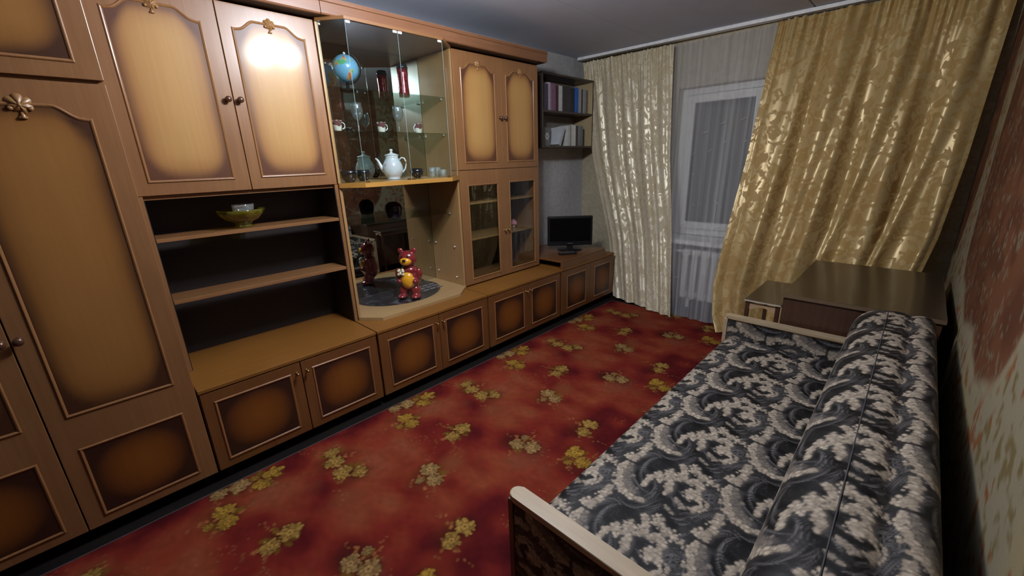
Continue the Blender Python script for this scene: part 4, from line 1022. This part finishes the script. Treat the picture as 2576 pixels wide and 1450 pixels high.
# ================================================================= DESK AND SIDE STAND
def desk():
    r = thing('desk', (-.13, 3.2, 0), 'dark walnut desk in the corner behind the sofa, below the gold curtain', 'desk')
    B('desk_top', (-.462, .205, 2.680, 3.700, .700, .722), w_walnut_top, r, bev=.002)
    B('side_panel', (-.452, .195, 2.690, 2.710, 0, .6995), w_walnut, r, bev=.001)
    B('side_panel', (-.452, .195, 3.670, 3.690, 0, .6995), w_walnut, r, bev=.001)
    B('back_panel', (-.452, -.434, 2.711, 3.669, .10, .6995), w_walnut, r, bev=.001)
    B('edge_band', (-.463, .205, 2.6785, 2.6798, .701, .721), plain('worn_edge', (.14, .09, .05), .4), r, bev=0, label='lighter worn edge')
desk()
def stand():
    x0, x1, y0, y1, zt = -.670, -.468, 2.765, 3.30, .622
    r = thing('side_stand', ((x0+x1)/2, 3.0, 0), 'small dark-topped side stand squeezed left of the desk by the far sofa arm', 'stand')
    B('stand_top', (x0, x1, y0, y1, zt-.012, zt), w_walnut_top, r, bev=.0015)
    B('top_edge', (x0+.002, x1-.002, y0-.002, y0-.0002, zt-.010, zt-.001), plain('pale_edge', (.45, .38, .30), .3), r, bev=0, label='pale front edge strip')
    for (a, b) in ((x0+.008, x0+.030), (x1-.030, x1-.008)):
        for (c, d) in ((y0+.008, y0+.030), (y1-.030, y1-.008)):
            B('leg', (a, b, c, d, .0092, zt-.0125), w_walnut, r, bev=.001)
    n = 20; za, zb = zt-.062, zt-.022; xa, xb = x0+.0305, x1-.0305
    pts = [(xa, y0+.012, zb), (xb, y0+.012, zb), (xb, y0+.012, za)]
    for i in range(n+1):
        t = 1-i/n; pts.append((xa+.012+(xb-xa-.024)*t, y0+.012, za+.022*math.sin(math.pi*t)))
    pts.append((xa, y0+.012, za))
    MB().poly(pts, (0, .010, 0)).build('apron', plain('tan_apron', (.42, .27, .15), .45), r, 'tan arched apron')
    B('stretcher', (x0+.012, x0+.026, y0+.031, y1-.031, zt-.06, zt-.0125), w_walnut, r)
stand()

# ================================================================= RADIATOR
def radiator():
    x0 = -1.60; n = 10; p = .0925; yb, yf = 4.205, 4.085
    r = thing('radiator', (x0+n*p/2, 4.15, 0), 'white cast-iron radiator under the window behind the sheer curtain', 'radiator')
    for i in range(n):
        xc = x0+.04+i*p; m = MB()
        for yy in (yf, yb-.02):
            m.box(xc-.028, xc+.028, yy-.018, yy+.018, .10, .60, .014, 3)
        m.box(xc-.042, xc+.042, yf-.005, yb-.015, .10, .165, .018, 3); m.box(xc-.042, xc+.042, yf-.005, yb-.015, .535, .60, .018, 3)
        m.box(xc-.008, xc+.008, yf, yb-.02, .14, .56)
        m.build('radiator_section', m_rad, r)
    m = MB()
    for xx in (x0+.085, x0+(n-1)*p-.01): m.box(xx-.015, xx+.015, 4.11, 4.20, 0, .099)
    m.build('foot', m_rad, r)
    MB().tube([(x0-.003, 4.14, .565), (x0-.10, 4.14, .565), (x0-.14, 4.14, .53), (x0-.14, 4.14, .01)], .013, 12).build('pipe', m_rad, r)
radiator()

# ================================================================= CURTAINS
rail_a, rail_b = Vector((-2.90, 4.115, 2.500)), Vector((.235, 4.235, 2.500))
cr_root = thing('curtain_rail', tuple((rail_a+rail_b)/2), 'white ceiling-mounted curtain rail running above the window', 'curtain rail')
d = (rail_b-rail_a); n_ = Vector((-d.y, d.x, 0)).normalized()
MB().poly([rail_a-n_*.032+Vector((0, 0, -.008)), rail_b-n_*.032+Vector((0, 0, -.008)), rail_b+n_*.035+Vector((0, 0, -.008)), rail_a+n_*.035+Vector((0, 0, -.008))], (0, 0, .026)).build('rail', plain('rail_white', (.86, .87, .88), .35), cr_root)
def lerp_ctrl(cs, z):
    cs = sorted(cs); zz = [c[0] for c in cs]
    return np.stack([np.interp(z, zz, [c[1] for c in cs]), np.interp(z, zz, [c[2] for c in cs])], -1)
def curtain(root_name, part, Lc, Rc, ztop, zbot, folds, mat, label, cat, nu=260, nv=170, amp=(.018, .035), uvw=1.6, pleat=.012, group=None, wr=.002, sag=None, fphase=0):
    z = np.linspace(0, 1, nv); u = np.linspace(0, 1, nu)
    r = thing(root_name, (0, 0, 0), label, cat, group)
    P = np.zeros((nu, nv, 3)); UVm = np.zeros((nu, nv, 2))
    for j, v in enumerate(z):
        zz0, zz1 = ztop+(zbot[0]-ztop)*v, ztop+(zbot[1]-ztop)*v
        zi = zz0+(zz1-zz0)*u
        a = lerp_ctrl(Lc, zi); b = lerp_ctrl(Rc, zi)
        xy = a*(1-u[:, None])+b*u[:, None]
        A = amp[0]+(amp[1]-amp[0])*min(1, v*1.6)
        f = np.zeros(nu)
        for (fr_, w_, ph, drift) in folds:
            f += w_*np.sin(2*math.pi*(fr_*(u+drift*v*(.5+u))+ph))
        f = np.sign(f)*np.abs(f)**.85
        f2 = pleat*math.exp(-v*14)*np.sin(2*math.pi*(len(folds)*7.3*u+.8*np.sin(9*u)))
        ed = np.clip(np.minimum(u, 1-u)*14, .25, 1)
        P[:, j, 0] = xy[:, 0]+.25*A*np.cos(2*math.pi*(folds[0][0]*u+.2))*ed
        P[:, j, 1] = xy[:, 1]+A*f*ed+f2+wr*(vnoise(u*uvw*9, np.full(nu, v*22.0), 1.0, 55)-.5)*2
        zr = zi.copy()
        P[:, j, 2] = zr+.004*math.exp(-v*30)*np.sin(2*math.pi*u*23)
        UVm[:, j, 0] = u*uvw+fphase; UVm[:, j, 1] = -v*(ztop-.02)
    o = grid(part, P, mat, r, uv=UVm)
    return r, P
def damask(name, base, light, dk, thr=(.47, .52)):
    t = NT(name); tc = t.n('ShaderNodeTexCoord'); mp = t.n('ShaderNodeMapping', {'Scale': (1, .8, 1)}); t.t.links.new(tc.outputs['UV'], mp.inputs[0])
    n = t.noise(mp.outputs[0], 17, 2, .45, 1.3); f_ = t.ramp(n, [(thr[0], 0.0), (thr[1], 1.0)])
    n2 = t.noise(mp.outputs[0], 2.5, 2); z = t.ramp(n2, [(.35, 0.0), (.7, 1.0)])
    fine = t.n('ShaderNodeMapping', {'Scale': (500, 40, 1)}); t.t.links.new(tc.outputs['UV'], fine.inputs[0]); nf = t.noise(fine.outputs[0], 1, 2)
    c = t.mix(f_, base, light); c = t.mix(t.ramp(n2, [(.4, 0.0), (.75, .35)]), c, dk)
    rg = t.ramp(f_, [(0.0, .62), (1.0, .38)])
    m = t.P(col=c, rough=rg, metal=t.ramp(f_, [(0.0, .02), (1.0, .24)]), sheen=.15, norm=t.bump(nf, .12, .0006), spec=.6)
    # a little light comes through the weave
    tl = t.n('ShaderNodeBsdfTranslucent'); t.t.links.new(c, tl.inputs[0]); ms = t.n('ShaderNodeMixShader', {0: .12})
    t.t.links.new(t.p.outputs[0], ms.inputs[1]); t.t.links.new(tl.outputs[0], ms.inputs[2]); t.t.links.new(ms.outputs[0], t.out.inputs[0])
    return m
cur_m = damask('gold_damask_lit', (.62, .53, .35), (.80, .73, .55), (.58, .46, .25))  # same fabric as the right curtain, paler to imitate stronger light
cur_m2 = damask('gold_damask_dim', (.50, .32, .105), (.66, .49, .22), (.40, .225, .05))  # deeper copy of the left curtain's fabric, for the dimmer side
hook_m = plain('dark_curtain_hook', (.05, .05, .05), .5)
def hooks(root, P, n):
    nu = P.shape[0]; m0 = None
    for k in range(n):
        i = int((k+.5)/n*nu); x, y, z = P[i, 0]
        t_ = (x-rail_a.x)/d.x; ry = rail_a.y+d.y*t_
        m = MB().tube([(x, y, z-.006), (x, (y+ry)/2, z+.012), (x, ry, 2.4885)], .0022, 6)
        m.build('hook', hook_m, root)
rl, PL = curtain('curtain', 'drape', [(2.47, -2.845, 4.105), (1.5, -2.69, 4.10), (.62, -2.40, 4.02), (.30, -2.32, 3.96), (.01, -2.225, 3.865)],
        [(2.47, -1.870, 4.13), (1.5, -1.785, 4.04), (.72, -1.645, 3.91), (.01, -1.500, 3.685)], 2.462, (.030, .014),
        [(5.0, .55, .1, .05), (9.3, .35, .4, -.06), (2.2, .45, .0, .1)], cur_m, 'gold damask curtain, lit paleness put into its colour, at the left of the window', 'curtain', amp=(.013, .024), uvw=1.3)
hooks(rl, PL, 14)
rr_, PR = curtain('curtain', 'drape', [(2.47, -1.045, 4.165), (1.42, -1.105, 3.98), (.75, -1.150, 3.80), (.40, -1.165, 3.72), (.15, -1.12, 3.64), (.01, -1.055, 3.585)],
        [(2.47, .215, 4.205), (1.42, .185, 4.12), (.90, .150, 4.04), (.66, .110, 3.96), (.01, .030, 3.86)], 2.472, (.014, .10),
        [(4.0, .75, .30, -.12), (7.3, .38, .1, .10), (11.7, .14, .0, .12)], cur_m2, 'wide gold damask curtain right of the window, hanging behind the desk', 'curtain', nu=360, amp=(.020, .060), uvw=1.5)
hooks(rr_, PR, 20)
# sheer
t = NT('sheer_voile'); t.t.nodes.remove(t.p)
tc = t.n('ShaderNodeTexCoord'); mp = t.n('ShaderNodeMapping', {'Scale': (26, .35, 1)}); t.t.links.new(tc.outputs['UV'], mp.inputs[0]); n = t.noise(mp.outputs[0], 1, 1, .4)
fac = t.ramp(n, [(.30, .30), (.55, .40), (.75, .60)])
df = t.n('ShaderNodeBsdfDiffuse', {'Color': (.86, .87, .90)}); tr1 = t.n('ShaderNodeBsdfTranslucent', {'Color': (.78, .80, .86)}); tp = t.n('ShaderNodeBsdfTransparent')
m1 = t.n('ShaderNodeMixShader', {0: .45}); t.t.links.new(df.outputs[0], m1.inputs[1]); t.t.links.new(tr1.outputs[0], m1.inputs[2])
m2 = t.n('ShaderNodeMixShader'); t.t.links.new(fac, m2.inputs[0]); t.t.links.new(tp.outputs[0], m2.inputs[1]); t.t.links.new(m1.outputs[0], m2.inputs[2]); t.t.links.new(m2.outputs[0], t.out.inputs[0])
sheer_m = t.m
rs_, PS = curtain('sheer_curtain', 'voile', [(2.47, -2.00, 4.19), (.75, -1.86, 3.955), (.01, -1.74, 3.775)], [(2.47, -.88, 4.225), (.75, -.87, 3.955), (.01, -.86, 3.765)], 2.470, (.014, .014),
        [(7.0, .5, .2, .05), (12.0, .4, .6, -.03), (3.0, .4, .1, .0)], sheer_m, 'translucent white sheer curtain hanging between the two damask curtains', 'curtain', nu=220, nv=110, amp=(.010, .018), uvw=1.4, pleat=.006, wr=.002)
rnd = random.Random(5); th = MB()
for (u_, v_, a_, L) in [(.42, .33, 20, .05), (.55, .30, 22, .05), (.70, .29, 25, .055), (.48, .39, 35, .04), (.60, .36, 25, .03), (.35, .40, 40, .03), (.38, .58, -40, .03), (.63, .50, -55, .04), (.60, .57, -35, .09), (.57, .55, -60, .05), (.30, .66, 40, .05), (.62, .66, 12, .06), (.28, .86, 8, .05), (.45, .93, 22, .05), (.66, .82, -25, .03), (.75, .36, 25, .02), (.40, .76, 60, .03), (.36, .47, 55, .02)]:
    i, j = int(u_*219), int(v_*109); c = Vector(PS[i, j]); dx = Vector((math.cos(math.radians(a_)), 0, math.sin(math.radians(a_))))*L/2
    th.tube([c-dx+Vector((0, -.022, 0)), c+Vector((0, -.024, 0)), c+dx+Vector((0, -.022, 0))], .0013, 5)
tho = th.build('silver_threads', plain('silver_thread', (.80, .82, .85), .4), rs_, 'short slanting silver threads'); tho['kind'] = 'stuff'
